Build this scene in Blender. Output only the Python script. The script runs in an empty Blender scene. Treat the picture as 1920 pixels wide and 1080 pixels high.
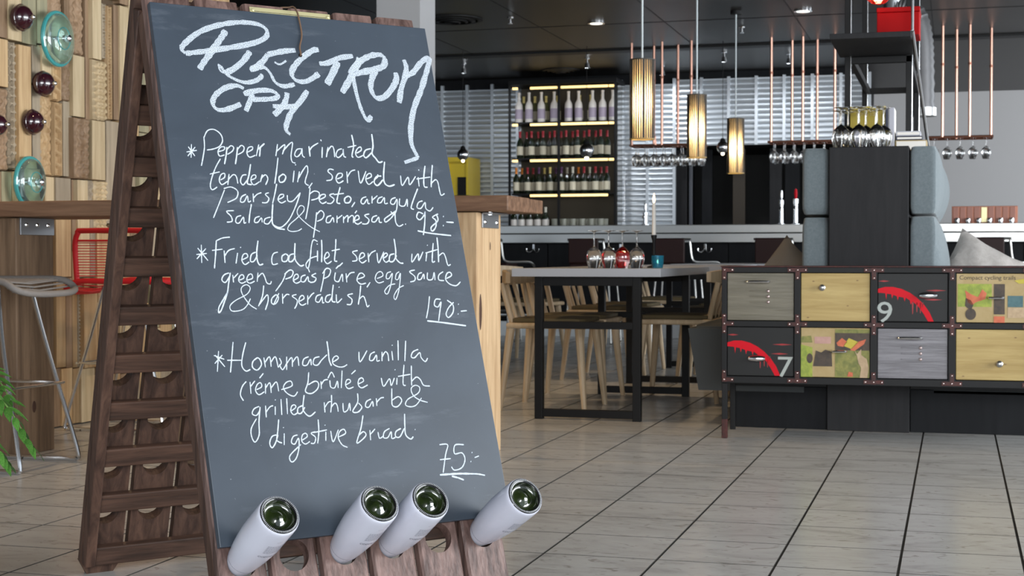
import bpy, bmesh, math, random
from math import sin, cos, pi, radians, atan2, sqrt
from mathutils import Vector, Matrix
random.seed(7)
S = bpy.context.scene
COL = S.collection

# ------------------------------------------------------------------ camera, world, light, exposure
FPX, PITCH, YAW, CAMZ = 2860.0, -0.0209, 0.283, 0.80
cd = bpy.data.cameras.new('camera'); cam = bpy.data.objects.new('camera', cd); COL.objects.link(cam)
cd.sensor_width = 36.0; cd.lens = FPX / 1920 * 36.0; cd.clip_end = 200
cam.location = (0, 0, CAMZ); cam.rotation_euler = (pi / 2 + PITCH, 0, YAW)
cd.dof.use_dof = True; cd.dof.focus_distance = 3.15; cd.dof.aperture_fstop = 14.0
S.camera = cam
W = bpy.data.worlds.new('world'); S.world = W; W.use_nodes = True
W.node_tree.nodes['Background'].inputs[0].default_value = (0.80, 0.90, 1.0, 1)
W.node_tree.nodes['Background'].inputs[1].default_value = 1.15
S.view_settings.view_transform = 'Standard'; S.view_settings.look = 'None'
S.view_settings.gamma = 1; S.view_settings.use_curve_mapping = False
S.view_settings.exposure = 0.0

def area(name, loc, target, sx, sy, power, color):
    l = bpy.data.lights.new(name, 'AREA'); l.shape = 'RECTANGLE'; l.size = sx; l.size_y = sy
    l.energy = power; l.color = color
    o = bpy.data.objects.new(name, l); COL.objects.link(o); o.location = loc
    o.rotation_euler = (Vector(target) - Vector(loc)).to_track_quat('-Z', 'Y').to_euler()
    return o
# daylight through the tall windows along the right side and behind the camera
area('window_light', (6.0, 5.5, 1.7), (-3.0, 6.5, 1.0), 7.0, 2.4, 760, (0.93, 0.97, 1.0))
area('window_light', (5.5, 15.0, 1.9), (-2.0, 15.0, 1.2), 5.0, 1.8, 260, (0.90, 0.95, 1.0))
area('window_light', (1.5, -3.0, 1.9), (-1.2, 4.0, 0.6), 5.0, 2.4, 520, (0.95, 0.98, 1.0))

# ------------------------------------------------------------------ pixel -> place helpers (photograph is 1920x1080)
CAM = Vector((0, 0, CAMZ))
def ray(px, py):
    a = (px - 960) / FPX; b = -(py - 540) / FPX
    y = cos(PITCH) - b * sin(PITCH); z = sin(PITCH) + b * cos(PITCH)
    return Vector((a * cos(YAW) - y * sin(YAW), a * sin(YAW) + y * cos(YAW), z))
def onplane(px, py, p0, n):
    r = ray(px, py); n = Vector(n); return CAM + r * ((Vector(p0) - CAM).dot(n) / r.dot(n))
def atY(px, py, Y): return onplane(px, py, (0, Y, 0), (0, 1, 0))
def atX(px, py, X): return onplane(px, py, (X, 0, 0), (1, 0, 0))
def atZ(px, py, z): return onplane(px, py, (0, 0, z), (0, 0, 1))

# ------------------------------------------------------------------ materials
MATS = {}
def mat(name, col, rough=0.5, metal=0.0, spec=0.5, trans=0.0, ior=1.45, emit=None, estr=0, noise=None, bump=None, coat=0, sheen=0):
    """noise=(scale, amount, (sx,sy,sz) stretch, color2)  bump=(scale,strength,stretch)"""
    m = bpy.data.materials.new(name); m.use_nodes = True; nt = m.node_tree; N = nt.nodes; L = nt.links
    p = N['Principled BSDF']
    p.inputs['Base Color'].default_value = (*col, 1); p.inputs['Roughness'].default_value = rough
    p.inputs['Metallic'].default_value = metal; p.inputs['Specular IOR Level'].default_value = spec
    p.inputs['Transmission Weight'].default_value = trans; p.inputs['IOR'].default_value = ior
    p.inputs['Coat Weight'].default_value = coat
    if sheen: p.inputs['Sheen Weight'].default_value = sheen
    if emit: p.inputs['Emission Color'].default_value = (*emit, 1); p.inputs['Emission Strength'].default_value = estr
    tc = N.new('ShaderNodeTexCoord')
    if noise:
        sc, amt, st, c2 = noise
        mp = N.new('ShaderNodeMapping'); mp.inputs['Scale'].default_value = st
        oi = N.new('ShaderNodeObjectInfo'); vm = N.new('ShaderNodeVectorMath'); vm.operation = 'MULTIPLY_ADD'
        vm.inputs[1].default_value = (1, 1, 1); cmb = N.new('ShaderNodeCombineXYZ')
        mm = N.new('ShaderNodeMath'); mm.operation = 'MULTIPLY'; mm.inputs[1].default_value = 37.0
        L.new(oi.outputs['Random'], mm.inputs[0]); 
        for k in range(3): L.new(mm.outputs[0], cmb.inputs[k])
        L.new(tc.outputs['Object'], vm.inputs[0]); L.new(cmb.outputs[0], vm.inputs[2])
        L.new(vm.outputs[0], mp.inputs[0])
        nz = N.new('ShaderNodeTexNoise'); nz.inputs['Scale'].default_value = sc; nz.inputs['Detail'].default_value = 6
        nz.inputs['Roughness'].default_value = 0.62; nz.inputs['Distortion'].default_value = 0.6
        L.new(mp.outputs[0], nz.inputs['Vector'])
        cr = N.new('ShaderNodeValToRGB'); cr.color_ramp.elements[0].position = 0.36; cr.color_ramp.elements[1].position = 0.66
        cr.color_ramp.elements[0].color = (*col, 1); cr.color_ramp.elements[1].color = (*c2, 1)
        L.new(nz.outputs[0], cr.inputs[0])
        mx = N.new('ShaderNodeMixRGB'); mx.inputs[0].default_value = amt; mx.inputs[1].default_value = (*col, 1)
        L.new(cr.outputs[0], mx.inputs[2])
        L.new(mx.outputs[0], p.inputs['Base Color'])
        m['mix'] = mx.name
    if bump:
        bs, bst, st = bump
        mp = N.new('ShaderNodeMapping'); mp.inputs['Scale'].default_value = st
        L.new(tc.outputs['Object'], mp.inputs[0])
        nz = N.new('ShaderNodeTexNoise'); nz.inputs['Scale'].default_value = bs; nz.inputs['Detail'].default_value = 5
        L.new(mp.outputs[0], nz.inputs['Vector'])
        bp = N.new('ShaderNodeBump'); bp.inputs['Strength'].default_value = bst; bp.inputs['Distance'].default_value = 0.002
        L.new(nz.outputs[0], bp.inputs['Height']); L.new(bp.outputs[0], p.inputs['Normal'])
    MATS[name] = m
    return m
def vary(m, amt):
    """per-object brightness variation"""
    nt = m.node_tree; N = nt.nodes; L = nt.links; p = N['Principled BSDF']
    hs = N.new('ShaderNodeHueSaturation'); oi = N.new('ShaderNodeObjectInfo')
    mr = N.new('ShaderNodeMapRange'); mr.inputs['To Min'].default_value = 1 - amt; mr.inputs['To Max'].default_value = 1 + amt
    L.new(oi.outputs['Random'], mr.inputs['Value']); L.new(mr.outputs[0], hs.inputs['Value'])
    if p.inputs['Base Color'].links: L.new(p.inputs['Base Color'].links[0].from_socket, hs.inputs['Color'])
    else: hs.inputs['Color'].default_value = p.inputs['Base Color'].default_value
    L.new(hs.outputs[0], p.inputs['Base Color']); return m

# wood whose grain runs along local Z (default) / X / Y
def wood(name, c1, c2, ax='z', sc=9, rough=0.55, bst=0.5, spec=0.4, var=0.18):
    st = {'z': (5, 5, .35), 'x': (.35, 5, 5), 'y': (5, .35, 5)}[ax]
    m = mat(name, c1, rough, spec=spec, noise=(sc, 1.0, st, c2), bump=(sc * 3, bst, st)); return vary(m, var)

M_rackf = wood('rack_wood_lit', (0.062, 0.034, 0.028), (0.205, 0.128, 0.110), 'z', 9, rough=0.45, var=0.12)  # lighter copy of the rack wood: light on the front planks put into colour
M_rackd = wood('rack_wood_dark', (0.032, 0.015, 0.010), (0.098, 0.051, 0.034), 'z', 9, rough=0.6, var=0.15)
M_rackx = wood('rack_batten_wood', (0.028, 0.014, 0.009), (0.092, 0.047, 0.031), 'x', 9, rough=0.6, var=0.15)
M_board = None
M_brass = mat('brass', (0.70, 0.64, 0.36), 0.38, 0.6)
M_steel = mat('chrome', (0.72, 0.73, 0.75), 0.16, 1.0)
M_stain = mat('brushed_steel', (0.46, 0.46, 0.45), 0.30, 1.0)
M_zinc = mat('galvanised_bracket', (0.42, 0.44, 0.47), 0.42, 1.0)
M_black = mat('black_metal', (0.008, 0.008, 0.0085), 0.5, spec=.25)
M_blackp = mat('black_panel', (0.006, 0.0065, 0.008), 0.6, spec=.2, noise=(6, .6, (3, 3, .4), (0.011, 0.012, 0.014)))
M_charc = mat('charcoal_panel', (0.014, 0.014, 0.0155), 0.6, spec=.25, noise=(7, .8, (4, 4, .4), (0.022, 0.0215, 0.023)))
M_glass = mat('clear_glass', (1, 1, 1), 0.0, trans=1.0, ior=1.45)
M_glassd = mat('dark_bottle_glass', (0.010, 0.016, 0.008), 0.05, coat=0.3)
M_copper = mat('copper', (0.68, 0.38, 0.29), 0.34, 1.0)
M_dcopper = mat('dark_copper', (0.28, 0.12, 0.08), 0.4, 0.8)
M_wallg = mat('plain_wall_paint', (0.50, 0.49, 0.49), 0.7)
M_ceil = mat('ceiling_paint', (0.011, 0.0098, 0.009), 0.40, noise=(1.4, .7, (1, 1, 1), (0.016, 0.013, 0.011)), spec=.4)
M_colm = mat('column_paint', (0.42, 0.42, 0.43), 0.6)
M_oak = wood('pale_oak', (0.46, 0.34, 0.21), (0.60, 0.47, 0.32), 'z', 7, rough=0.5, bst=0.15, var=0.15)
M_olive = mat('olive_seat_fabric', (0.10, 0.075, 0.035), 0.8, bump=(300, .3, (1, 1, 1)))
M_tabt = mat('grey_laminate', (0.36, 0.37, 0.40), 0.35)
M_grey = mat('grey_upholstery', (0.125, 0.152, 0.165), 0.9, noise=(90, .8, (1, 1, 1), (0.165, 0.195, 0.208)), bump=(420, .5, (1, 1, 1)), sheen=.2)
M_greyd = mat('dark_seat_upholstery', (0.055, 0.060, 0.062), 0.9, bump=(300, .4, (1, 1, 1)))
M_cushw = mat('light_linen', (0.62, 0.62, 0.60), 0.9, bump=(300, .3, (1, 1, 1)))
M_pilA = mat('taupe_linen', (0.17, 0.145, 0.12), 0.9, bump=(220, .6, (1, 1, 1)))
M_pilB = mat('stone_linen', (0.30, 0.28, 0.26), 0.9, noise=(30, .6, (1, 1, 1), (0.42, 0.39, 0.37)), bump=(220, .6, (1, 1, 1)))
M_leath = mat('oxblood_leather', (0.018, 0.005, 0.0045), 0.5, spec=.3)
M_red = mat('red_cord', (0.55, 0.010, 0.018), 0.45)
M_redbox = mat('red_lacquer', (0.30, 0.001, 0.002), 0.6, spec=.15)
M_greyc = mat('grey_cord', (0.20, 0.18, 0.165), 0.6, bump=(200, 1, (6, .2, .2)))
M_white = mat('white_wax', (0.80, 0.76, 0.70), 0.5)
M_rust = mat('rusty_red_iron', (0.022, 0.006, 0.005), 0.5, .2, noise=(60, .8, (1, 1, 1), (0.085, 0.016, 0.012)))
M_rivet = mat('rivet_metal', (0.62, 0.50, 0.48), 0.3, 1.0)
M_flame = mat('flame', (1, .6, .2), 0.5, emit=(1.0, 0.62, 0.28), estr=14)
M_bulb = mat('lamp_bulb', (1, .8, .5), 0.5, emit=(1.0, 0.80, 0.50), estr=18)
M_led = mat('led_strip', (1, .8, .4), 0.5, emit=(1.0, 0.68, 0.26), estr=1.5)
M_down = mat('downlight_lens', (1, 1, .9), 0.5, emit=(1.0, 0.95, 0.80), estr=3.0)
M_leaf = vary(mat('glossy_leaf', (0.035, 0.13, 0.022), 0.28, noise=(20, .8, (1, 1, 1), (0.12, 0.26, 0.05))), .3)
M_stem = mat('green_stem', (0.12, 0.22, 0.05), 0.5)
M_pot = mat('grey_pot', (0.25, 0.25, 0.25), 0.6)

# slate board with chalk smears
def mk_board():
    m = mat('slate_board', (0.033, 0.044, 0.060), 0.42, spec=0.5, noise=(2.3, 1.0, (1, 1, 1), (0.043, 0.057, 0.077)))
    nt = m.node_tree; N = nt.nodes; L = nt.links; p = N['Principled BSDF']
    src = p.inputs['Base Color'].links[0].from_socket
    tc = N.new('ShaderNodeTexCoord'); mp = N.new('ShaderNodeMapping'); mp.inputs['Rotation'].default_value = (0, 0.35, 0)
    mp.inputs['Scale'].default_value = (1.2, 1, 6)
    L.new(tc.outputs['Object'], mp.inputs[0])
    n1 = N.new('ShaderNodeTexNoise'); n1.inputs['Scale'].default_value = 2.0; n1.inputs['Detail'].default_value = 8; n1.inputs['Roughness'].default_value = .7
    L.new(mp.outputs[0], n1.inputs['Vector'])
    cr = N.new('ShaderNodeValToRGB'); cr.color_ramp.elements[0].position = 0.56; cr.color_ramp.elements[1].position = 0.80
    L.new(n1.outputs[0], cr.inputs[0])
    ml = N.new('ShaderNodeMath'); ml.operation = 'MULTIPLY'; ml.inputs[1].default_value = 0.20; L.new(cr.outputs[0], ml.inputs[0])
    mx = N.new('ShaderNodeMixRGB'); L.new(ml.outputs[0], mx.inputs[0]); L.new(src, mx.inputs[1]); mx.inputs[2].default_value = (0.42, 0.46, 0.52, 1)
    # fine specks
    n2 = N.new('ShaderNodeTexNoise'); n2.inputs['Scale'].default_value = 120; n2.inputs['Detail'].default_value = 3
    L.new(tc.outputs['Object'], n2.inputs['Vector'])
    cr2 = N.new('ShaderNodeValToRGB'); cr2.color_ramp.elements[0].position = 0.72; cr2.color_ramp.elements[1].position = 0.80
    L.new(n2.outputs[0], cr2.inputs[0])
    ml2 = N.new('ShaderNodeMath'); ml2.operation = 'MULTIPLY'; ml2.inputs[1].default_value = 0.4; L.new(cr2.outputs[0], ml2.inputs[0])
    mx2 = N.new('ShaderNodeMixRGB'); L.new(ml2.outputs[0], mx2.inputs[0]); L.new(mx.outputs[0], mx2.inputs[1]); mx2.inputs[2].default_value = (0.4, 0.43, 0.47, 1)
    L.new(mx2.outputs[0], p.inputs['Base Color']); return m
M_board = mk_board()
def mk_chalk(name, scale, lo, hi, a):
    m = bpy.data.materials.new(name); m.use_nodes = True; nt = m.node_tree; N = nt.nodes; L = nt.links
    p = N['Principled BSDF']; p.inputs['Base Color'].default_value = (0.54, 0.60, 0.67, 1); p.inputs['Roughness'].default_value = 1
    p.inputs['Specular IOR Level'].default_value = 0
    tc = N.new('ShaderNodeTexCoord'); nz = N.new('ShaderNodeTexNoise'); nz.inputs['Scale'].default_value = scale; nz.inputs['Detail'].default_value = 2
    L.new(tc.outputs['Object'], nz.inputs['Vector'])
    mr = N.new('ShaderNodeMapRange'); mr.inputs['From Min'].default_value = lo; mr.inputs['From Max'].default_value = hi
    mr.inputs['To Min'].default_value = a; mr.inputs['To Max'].default_value = 1
    L.new(nz.outputs[0], mr.inputs['Value']); L.new(mr.outputs[0], p.inputs['Alpha']); return m
M_chalk = mk_chalk('chalk', 620, 0.40, 0.57, 0.30)
M_chalkf = mk_chalk('chalk_fine', 500, 0.28, 0.48, 0.45)

def mk_tile():
    m = bpy.data.materials.new('marble_tile'); m.use_nodes = True; nt = m.node_tree; N = nt.nodes; L = nt.links
    p = N['Principled BSDF']; p.inputs['Roughness'].default_value = 0.24; p.inputs['Specular IOR Level'].default_value = 0.5
    tc = N.new('ShaderNodeTexCoord'); ge = N.new('ShaderNodeNewGeometry')
    off = N.new('ShaderNodeVectorMath'); off.operation = 'MULTIPLY_ADD'
    cb = N.new('ShaderNodeCombineXYZ'); mm = N.new('ShaderNodeMath'); mm.operation = 'MULTIPLY'; mm.inputs[1].default_value = 53
    L.new(ge.outputs['Random Per Island'], mm.inputs[0]); L.new(mm.outputs[0], cb.inputs[0]); L.new(mm.outputs[0], cb.inputs[2])
    L.new(ge.outputs['Position'], off.inputs[0]); off.inputs[1].default_value = (1.0, 1.9, 1); L.new(cb.outputs[0], off.inputs[2])
    n1 = N.new('ShaderNodeTexNoise'); n1.inputs['Scale'].default_value = 3.5; n1.inputs['Detail'].default_value = 8; n1.inputs['Distortion'].default_value = 1.2
    n1.inputs['Roughness'].default_value = .65
    L.new(off.outputs[0], n1.inputs['Vector'])
    c1 = N.new('ShaderNodeValToRGB'); e = c1.color_ramp.elements
    e[0].position = .28; e[0].color = (0.36, 0.355, 0.345, 1); e[1].position = .5; e[1].color = (0.55, 0.545, 0.53, 1)
    x = e.new(.40); x.color = (0.49, 0.485, 0.47, 1); x = e.new(.72); x.color = (0.61, 0.605, 0.59, 1)
    L.new(n1.outputs[0], c1.inputs[0])
    n2 = N.new('ShaderNodeTexNoise'); n2.inputs['Scale'].default_value = 9; n2.inputs['Detail'].default_value = 6; n2.inputs['Distortion'].default_value = 2.5
    L.new(off.outputs[0], n2.inputs['Vector'])
    c2 = N.new('ShaderNodeValToRGB'); e = c2.color_ramp.elements; e[0].position = .30; e[0].color = (.55, .53, .50, 1); e[1].position = .40; e[1].color = (1, 1, 1, 1)
    L.new(n2.outputs[0], c2.inputs[0])
    mx = N.new('ShaderNodeMixRGB'); mx.blend_type = 'MULTIPLY'; mx.inputs[0].default_value = .8
    L.new(c1.outputs[0], mx.inputs[1]); L.new(c2.outputs[0], mx.inputs[2])
    hs = N.new('ShaderNodeHueSaturation'); mr = N.new('ShaderNodeMapRange'); mr.inputs['To Min'].default_value = .88; mr.inputs['To Max'].default_value = 1.1
    L.new(ge.outputs['Random Per Island'], mr.inputs['Value']); L.new(mr.outputs[0], hs.inputs['Value'])
    mr2 = N.new('ShaderNodeMapRange'); mr2.inputs['To Min'].default_value = .4; mr2.inputs['To Max'].default_value = 1.7
    wn = N.new('ShaderNodeTexWhiteNoise'); wn.noise_dimensions = '1D'; L.new(ge.outputs['Random Per Island'], wn.inputs['W'])
    L.new(wn.outputs[0], mr2.inputs['Value']); L.new(mr2.outputs[0], hs.inputs['Saturation'])
    L.new(mx.outputs[0], hs.inputs['Color']); L.new(hs.outputs[0], p.inputs['Base Color']); return m
M_tile = mk_tile()
M_grout = mat('dark_grout', (0.085, 0.078, 0.070), 0.8)
def mk_clad():
    m = mat('corrugated_metal', (0.60, 0.64, 0.68), 0.36, 0.55)
    return vary(m, .22)
M_clad = mk_clad()

# ------------------------------------------------------------------ mesh builder
class MB:
    def __init__(s): s.v = []; s.f = []
    def add(s, vs, fs, T=None):
        n = len(s.v)
        s.v += [tuple(T @ Vector(v)) if T is not None else tuple(v) for v in vs]
        s.f += [tuple(n + i for i in f) for f in fs]; return s
    def box(s, x0, y0, z0, x1, y1, z1, T=None):
        v = [(x0,y0,z0),(x1,y0,z0),(x1,y1,z0),(x0,y1,z0),(x0,y0,z1),(x1,y0,z1),(x1,y1,z1),(x0,y1,z1)]
        return s.add(v, [(0,3,2,1),(4,5,6,7),(0,1,5,4),(1,2,6,5),(2,3,7,6),(3,0,4,7)], T)
    def rbox(s, x0, y0, z0, x1, y1, z1, b=.01, T=None):
        """chamfered box"""
        bm = bmesh.new(); bmesh.ops.create_cube(bm, size=1)
        for v in bm.verts: v.co = ((x0+x1)/2+v.co.x*(x1-x0), (y0+y1)/2+v.co.y*(y1-y0), (z0+z1)/2+v.co.z*(z1-z0))
        bmesh.ops.bevel(bm, geom=bm.edges[:], offset=b, segments=2, affect='EDGES', profile=.5)
        bm.verts.index_update()
        s.add([v.co[:] for v in bm.verts], [tuple(v.index for v in f.verts) for f in bm.faces], T); bm.free(); return s
    def prism(s, pts, a, b, axis='y', T=None):
        """closed 2d outline extruded from a to b along axis"""
        def P(p, t):
            return {'y': (p[0], t, p[1]), 'x': (t, p[0], p[1]), 'z': (p[0], p[1], t)}[axis]
        n = len(pts)
        return s.add([P(p, a) for p in pts] + [P(p, b) for p in pts],
              [tuple(range(n)), tuple(range(2*n-1, n-1, -1))] + [(i, n+i, n+(i+1)%n, (i+1)%n) for i in range(n)], T)
    def lathe(s, prof, seg=20, T=None, cap=True):
        vs = []; fs = []
        for r, z in prof:
            for k in range(seg): vs.append((r*cos(2*pi*k/seg), r*sin(2*pi*k/seg), z))
        for i in range(len(prof)-1):
            for k in range(seg):
                a = i*seg+k; b = i*seg+(k+1)%seg; fs.append((a, b, b+seg, a+seg))
        if cap:
            if prof[0][0] > 1e-5: fs.append(tuple(range(seg-1, -1, -1)))
            if prof[-1][0] > 1e-5: fs.append(tuple(range((len(prof)-1)*seg, len(prof)*seg)))
        return s.add(vs, fs, T)
    def tube(s, pts, r, seg=8, T=None, closed=False, radii=None):
        pts = [Vector(p) for p in pts]; n = len(pts); vs = []; fs = []
        up = None
        for i, p in enumerate(pts):
            if closed: t = pts[(i+1) % n] - pts[i-1]
            else: t = pts[min(i+1, n-1)] - pts[max(i-1, 0)]
            t.normalize()
            if up is None:
                up = Vector((0, 0, 1)) if abs(t.z) < .9 else Vector((1, 0, 0))
            up = (up - t*up.dot(t)); up.normalize(); sd = t.cross(up)
            rr = radii[i] if radii else r
            for k in range(seg):
                a = 2*pi*k/seg; vs.append(p + up*rr*cos(a) + sd*rr*sin(a))
        m = n if closed else n-1
        for i in range(m):
            for k in range(seg):
                a = i*seg+k; b = i*seg+(k+1)%seg; c = ((i+1)%n)*seg+(k+1)%seg; d = ((i+1)%n)*seg+k; fs.append((a, b, c, d))
        if not closed: fs.append(tuple(range(seg-1, -1, -1))); fs.append(tuple(range((n-1)*seg, n*seg)))
        return s.add(vs, fs, T)
    def ball(s, c, r, seg=12, sz=1.0, T=None):
        n = max(6, seg//2+1); pr = [(r*sin(pi*i/n) if 0 < i < n else 1e-6, -r*sz*cos(pi*i/n)) for i in range(n+1)]
        M = Matrix.Translation(c); M = T @ M if T is not None else M
        return s.lathe(pr, seg, M, cap=False)
    def mesh(s, name, mt, smooth=False):
        me = bpy.data.meshes.new(name); me.from_pydata(s.v, [], s.f); me.materials.append(mt)
        bm = bmesh.new(); bm.from_mesh(me); bmesh.ops.recalc_face_normals(bm, faces=bm.faces[:]); bm.to_mesh(me); bm.free()
        if smooth:
            me.polygons.foreach_set('use_smooth', [True]*len(me.polygons))
            try: me.set_sharp_from_angle(angle=radians(40))
            except Exception: pass
        return me
    def build(s, name, mt, parent=None, smooth=False, loc=None):
        o = bpy.data.objects.new(name, s.mesh(name, mt, smooth)); COL.objects.link(o)
        if parent is not None: o.parent = parent
        if loc: o.location = loc
        return o
def bez(pts, n=6):
    """Catmull-Rom through points"""
    P = [Vector(p) for p in pts]
    if len(P) < 3: return P
    out = []
    for i in range(len(P)-1):
        p0 = P[max(i-1, 0)]; p1 = P[i]; p2 = P[i+1]; p3 = P[min(i+2, len(P)-1)]
        for k in range(n):
            t = k/n
            out.append(.5*((2*p1) + (p2-p0)*t + (2*p0-5*p1+4*p2-p3)*t*t + (3*p1-p0-3*p2+p3)*t**3))
    out.append(P[-1]); return out
def tag(o, label=None, cat=None, group=None, kind=None):
    if label: o['label'] = label
    if cat: o['category'] = cat
    if group: o['group'] = group
    if kind: o['kind'] = kind
    return o
def thing(name, label, cat, loc=(0,0,0), rz=0, group=None):
    o = bpy.data.objects.new(name, None); o.empty_display_size = .05; COL.objects.link(o)
    o.location = loc; o.rotation_euler = (0, 0, rz); return tag(o, label, cat, group)
def dup(o, label=None, parent=None, loc=None, rz=None):
    c = o.copy(); COL.objects.link(c)
    if parent is not None: c.parent = parent
    if loc is not None: c.location = loc
    if rz is not None: c.rotation_euler = (0, 0, rz)
    if label: c['label'] = label
    for ch in list(o.children): dup(ch, parent=c)
    return c
ORD = ['first','second','third','fourth','fifth','sixth','seventh','eighth','ninth','tenth','eleventh','twelfth','thirteenth','fourteenth','fifteenth','sixteenth','seventeenth','eighteenth']
def text_mb(txt, size, T, bend=None):
    cu = bpy.data.curves.new('txt', 'FONT'); cu.body = txt; cu.size = size; cu.align_x = 'CENTER'; cu.align_y = 'CENTER'; cu.resolution_u = 3
    o = bpy.data.objects.new('txt', cu); COL.objects.link(o)
    bpy.context.view_layer.update()
    me = bpy.data.meshes.new_from_object(o.evaluated_get(bpy.context.evaluated_depsgraph_get()))
    m = MB(); vs = [v.co.copy() for v in me.vertices]
    if bend: vs = [bend(v) for v in vs]
    m.add([tuple(v) for v in vs], [tuple(p.vertices) for p in me.polygons], T)
    bpy.data.objects.remove(o); bpy.data.curves.remove(cu); bpy.data.meshes.remove(me)
    return m

# ================================================================== SETTING
CEIL = 2.80
# floor: grout bed + marble tiles (grid fitted to the joints in the photograph)
TS, GX, GY = 0.3086, -1.061, 4.262
m = MB(); m.box(-9.6, -3.0, -.06, 6.0, 20.2, -.004)
floor = tag(m.build('floor', M_grout), kind='structure')
tile = MB(); a, b = (TS-.0075)/2, (TS-.0065)/2
tile.v = [(-a,-b,-.004),(a,-b,-.004),(a,b,-.004),(-a,b,-.004),(-a,-b,0),(a,-b,0),(a,b,0),(-a,b,0)]
tile.f = [(4,5,6,7),(0,1,5,4),(1,2,6,5),(2,3,7,6),(3,0,4,7)]
def grout_sides(me):
    me.materials.append(M_grout)
    for p in me.polygons: p.material_index = 0 if p.normal.z > .5 else 1
    return me
tme = grout_sides(tile.mesh('tile', M_tile))
cells = []
rest = MB()
for i in range(-27, 22):
    for j in range(-23, 51):
        x = GX+(i+.5)*TS; y = GY+(j+.5)*TS
        d = -x*sin(-YAW)*-1 if False else (-x*sin(YAW)+y*cos(YAW)); aa = x*cos(YAW)+y*sin(YAW)
        vis = d > 2.5 and abs(aa/d) < .36 and CAMZ/d > 0.10 and x > -4.1
        if vis and not (-.165 < aa/d < -.02 and d > 3.9 and False): cells.append((d, x, y))
        else: rest.add([(v[0]+x, v[1]+y, v[2]) for v in tile.v], tile.f)
cells.sort()
for k, (d, x, y) in enumerate(cells):
    if k < 300:
        o = bpy.data.objects.new('tile', tme); COL.objects.link(o); o.location = (x, y, 0); o.parent = floor
    else: rest.add([(v[0]+x, v[1]+y, v[2]) for v in tile.v], tile.f)
rt = tag(rest.build('distant_tiles', M_tile, floor), kind='stuff'); grout_sides(rt.data)

# ceiling with recessed track over the bar, small fittings
m = MB(); m.box(-9.6, -3.0, CEIL, 6.0, 14.45, CEIL+.1); m.box(-9.6, 14.62, CEIL, 6.0, 20.2, CEIL+.1)
ceil = tag(m.build('ceiling', M_ceil), kind='structure')
m = MB(); m.box(-9.6, 14.45, CEIL-.02, 6.0, 14.62, CEIL+.08); m.build('track_channel', M_black, ceil)
for i in range(14):
    px = 700 + i*0; x = -9 + i*1.1
    m = MB(); m.box(x-.004, 9.5, CEIL-.003, x+.004, 14.45, CEIL+.01); m.build('panel_joint', M_black, ceil)
m = MB(); m.box(-9.6, 12.9, CEIL-.003, 6, 12.91, CEIL+.01); m.build('panel_joint', M_black, ceil)

# back wall: corrugated metal cladding, opening to the kitchen
YB = 16.5
XB0, XB1 = -9.6, atY(1590, 200, YB).x
OX0, OX1 = atY(1254, 300, YB).x, XB1
OZ = 2.0
m = MB(); m.box(XB0, YB+.06, 0, OX0, YB+.2, CEIL); m.box(OX0, YB+.06, OZ, OX1, YB+.2, CEIL)
wb = tag(m.build('wall_back', M_blackp), kind='structure')
def corr(w, z0, z1, pitch=.056):
    m = MB(); vs = []; fs = []; n = int((z1-z0)/pitch)
    for i in range(n):
        z = z0+pitch*i
        for f, y in ((0, 0), (.30, -.010), (.56, -.006), (.64, .028), (.96, .028)): vs += [(0, y, z+f*pitch), (w, y, z+f*pitch)]
    for i in range(5*n-1): fs.append((2*i, 2*i+1, 2*i+3, 2*i+2))
    m.add(vs, fs); m.box(w-.02, -.016, z0, w+.012, .028, z1); return m
PWD = .285
cA = corr(PWD, .0, 2.74).mesh('cladding_panel', M_clad, True); cB = corr(PWD, OZ, 2.74).mesh('cladding_panel', M_clad, True)
x = -7.4; 
while x < XB1-.05:
    high = x > OX0-.1
    o = bpy.data.objects.new('cladding_panel', cB if high else cA); COL.objects.link(o)
    o.location = (x, YB+.030, 0); o.parent = wb; x += PWD+.012
# far plain wall right of the cladding, seen past the shelf
m = MB(); m.box(XB1-.15, 19.4, 0, 6.0, 19.55, CEIL); tag(m.build('wall_far', M_wallg), kind='structure')
m = MB(); m.box(XB1, YB+.06, 0, XB1+.12, 19.4, CEIL); tag(m.build('wall_partition', M_charc), kind='structure')
m = MB(); m.box(-9.7, 7.9, 0, -9.6, 20.0, CEIL); tag(m.build('wall_end', M_charc), kind='structure')
# kitchen niche behind the opening
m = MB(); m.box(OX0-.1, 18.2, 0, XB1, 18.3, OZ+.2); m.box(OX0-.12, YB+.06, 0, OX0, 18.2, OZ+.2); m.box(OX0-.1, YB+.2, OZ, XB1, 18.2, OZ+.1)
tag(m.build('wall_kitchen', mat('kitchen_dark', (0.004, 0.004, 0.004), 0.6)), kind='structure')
# grey column
cc = atZ(0, 0, CEIL) if False else None
d0 = 10.0
xc0 = (Vector((cos(YAW), sin(YAW), 0))*((707-960)/FPX*d0) + Vector((-sin(YAW), cos(YAW), 0))*d0)
m = MB(); m.box(xc0.x, xc0.y, 0, xc0.x+.30, xc0.y+.30, CEIL); tag(m.build('column', M_colm), kind='structure')

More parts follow.
